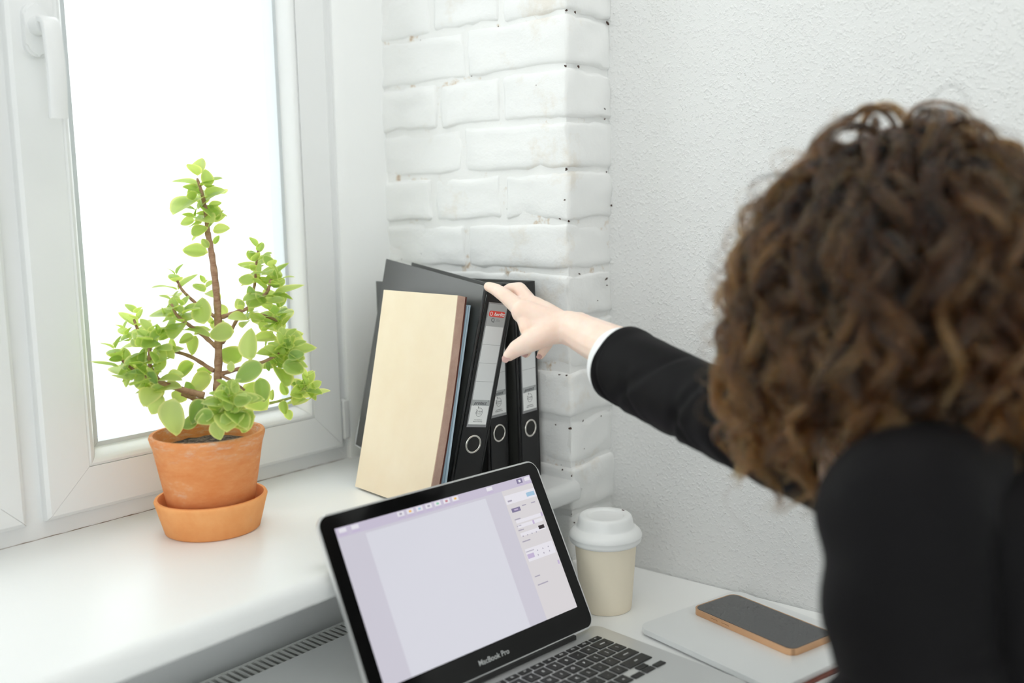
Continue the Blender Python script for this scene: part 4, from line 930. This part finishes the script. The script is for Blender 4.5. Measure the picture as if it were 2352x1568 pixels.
for k in range(4):
    a = math.pi/4+k*math.pi/2; bm = bmesh.new(); tube(bm, [(.17*math.cos(a), .17*math.sin(a), 0), (.11*math.cos(a), .11*math.sin(a), .416)], .014, 10); obj('leg', bm, M_stool, st, smooth=True)

# --- hair: loose brown curls
M_hair = bpy.data.materials.new('curly_brown_hair'); M_hair.use_nodes = True
nt = M_hair.node_tree; nt.nodes.clear(); ho = nt.nodes.new('ShaderNodeOutputMaterial'); hb = nt.nodes.new('ShaderNodeBsdfHairPrincipled'); hb.parametrization = 'MELANIN'
hb.inputs['Melanin'].default_value = .66; hb.inputs['Melanin Redness'].default_value = .62; hb.inputs['Roughness'].default_value = .32; hb.inputs['Radial Roughness'].default_value = .45; hb.inputs['Random Color'].default_value = .6
hi_ = nt.nodes.new('ShaderNodeHairInfo'); mp_ = nt.nodes.new('ShaderNodeMapRange'); mp_.inputs['To Min'].default_value = 1.0; mp_.inputs['To Max'].default_value = .50      # dark roots, lighter ends
nt.links.new(hi_.outputs['Intercept'], mp_.inputs['Value']); at_ = nt.nodes.new('ShaderNodeAttribute'); at_.attribute_name = 'tone'; ad_ = nt.nodes.new('ShaderNodeMath'); ad_.operation = 'ADD'; ad_.use_clamp = True; nt.links.new(mp_.outputs[0], ad_.inputs[0]); nt.links.new(at_.outputs['Fac'], ad_.inputs[1]); nt.links.new(ad_.outputs[0], hb.inputs['Melanin'])
nt.links.new(hb.outputs[0], ho.inputs[0])
rng = random.Random(21)
U_ = CU
def guide(n, lay, L):
    """grow one lock from the scalp direction n (components along SD, FD, UP)"""
    sc_ = Vector((.079, .088, .098)); d0 = SD*n[0]*sc_.x+FD*n[1]*sc_.y+UP*n[2]*sc_.z
    p = HC+UP*.008+d0; tg = Vector((rng.gauss(0, 1), rng.gauss(0, 1), rng.gauss(0, .3))); v = (d0.normalized()*(.22 if n[2] > .6 else .55)+tg*(.30 if n[2] > .6 else .15)+(SD*n[0]+FD*n[1])*.5).normalized(); ul = 1+(lay-1)*.36; pts = [p.copy()]; ds = .008
    for i in range(int(L/ds)):
        q = p-HC; e = Vector((q.dot(SD)/(.083*lay), q.dot(FD)/(.092*lay), q.dot(UP)/(.104*ul))); m_ = e.length
        out = (SD*e.x/.083+FD*e.y/.092+UP*e.z/.104).normalized()
        low = q.dot(UP) < -.02
        push = max(0, 1.0-m_)*(4.0 if not low else 1.6)
        v = (v*.80+Vector((0, 0, -1))*.26+out*push*.5+(out*-.22*max(0, m_-1.06) if not low else Vector((0, 0, 0)))).normalized()
        p = p+v*ds; pts.append(p.copy())
    return pts
strands = []; radii = []; tones = []
def lock(G, amp, wl, nst, rad, spread):
    n = len(G); ph = rng.uniform(0, 6.28); dirn = rng.choice((-1, 1)); _, fr_ = frames(G)
    wlv = wl*rng.uniform(.8, 1.25); tone = max(-.22, min(.3, rng.gauss(0, .15)))
    for s in range(nst):
        oa = rng.uniform(0, 6.28); orr = spread*math.sqrt(rng.random()); am = amp*rng.uniform(.85, 1.15); dp = rng.gauss(0, .25); P = []
        cut = n-rng.randint(0, max(1, n//8))
        for i in range(cut):
            t = i/(n-1); a, b_ = fr_[i]; k_ = min(1, t*2.6); th = ph+dp+dirn*2*math.pi*(i*.008)/wlv
            tp = 1.0-.55*t*t
            P.append(G[i]+(a*math.cos(th)+b_*math.sin(th))*am*k_*(.7+.5*t)+(a*math.cos(oa+.6*th*0)+b_*math.sin(oa))*orr*(.35+.65*min(1, t*3))*tp)
        strands.append(P); radii.append(rad); tones.append(tone+rng.gauss(0, .05))
NL = 430; k = 0
while k < NL:
    z = rng.uniform(-.42, 1.0); a = rng.uniform(0, 2*math.pi); w = math.sqrt(max(0, 1-z*z)); n = (w*math.cos(a), w*math.sin(a), z)
    if n[1] > .50 and z < .62: continue                       # the face stays free
    lay = rng.choice((1.10, 1.22, 1.34, 1.44, 1.50)); back = max(0, -n[1])
    L = rng.uniform(.15, .225)+.10*max(0, z)
    G = guide(n, lay, L); lock(G, rng.uniform(.006, .015), rng.uniform(.060, .105), 28, .00042, rng.uniform(.004, .009)); k += 1
for q in range(240):                                          # stray single hairs
    z = rng.uniform(-.2, 1.0); a = rng.uniform(0, 2*math.pi); w = math.sqrt(max(0, 1-z*z)); n = (w*math.cos(a), w*math.sin(a), z)
    if n[1] > .5 and z < .62: continue
    lock(guide(n, rng.uniform(1.45, 1.66), rng.uniform(.18, .27)), rng.uniform(.010, .020), rng.uniform(.04, .07), 2, .00022, .003)
hc_ = bpy.data.hair_curves.new('hair'); hc_.add_curves([len(s) for s in strands])
pos = np.array([c for s in strands for p in s for c in p], dtype=np.float32); hc_.position_data.foreach_set('vector', pos)
ra = hc_.attributes.get('radius') or hc_.attributes.new('radius', 'FLOAT', 'POINT')
rv = np.concatenate([np.linspace(r, r*.45, len(s)) for s, r in zip(strands, radii)]).astype(np.float32); ra.data.foreach_set('value', rv)
ta = hc_.attributes.new('tone', 'FLOAT', 'CURVE'); ta.data.foreach_set('value', np.array(tones, dtype=np.float32))
hc_.materials.append(M_hair); hair = bpy.data.objects.new('hair', hc_); col.objects.link(hair); pp(hair)
hair['label'] = 'shoulder length curly brown hair'
# dense undergrowth close to the scalp
bm = bmesh.new(); bmesh.ops.create_icosphere(bm, subdivisions=4, radius=1)
for v in bm.verts:
    n = v.co.copy(); f = 1+.03*noise.noise(n*5)
    if n.y > .45 and n.z < .6: f *= .86
    v.co = HC+UP*.006+(SD*n.x*.086+FD*n.y*.092+UP*n.z*.104)*f
cap = obj('hair_roots', bm, mat('hair_roots', (.030, .014, .007, 1), .7), smooth=True); pp(cap)
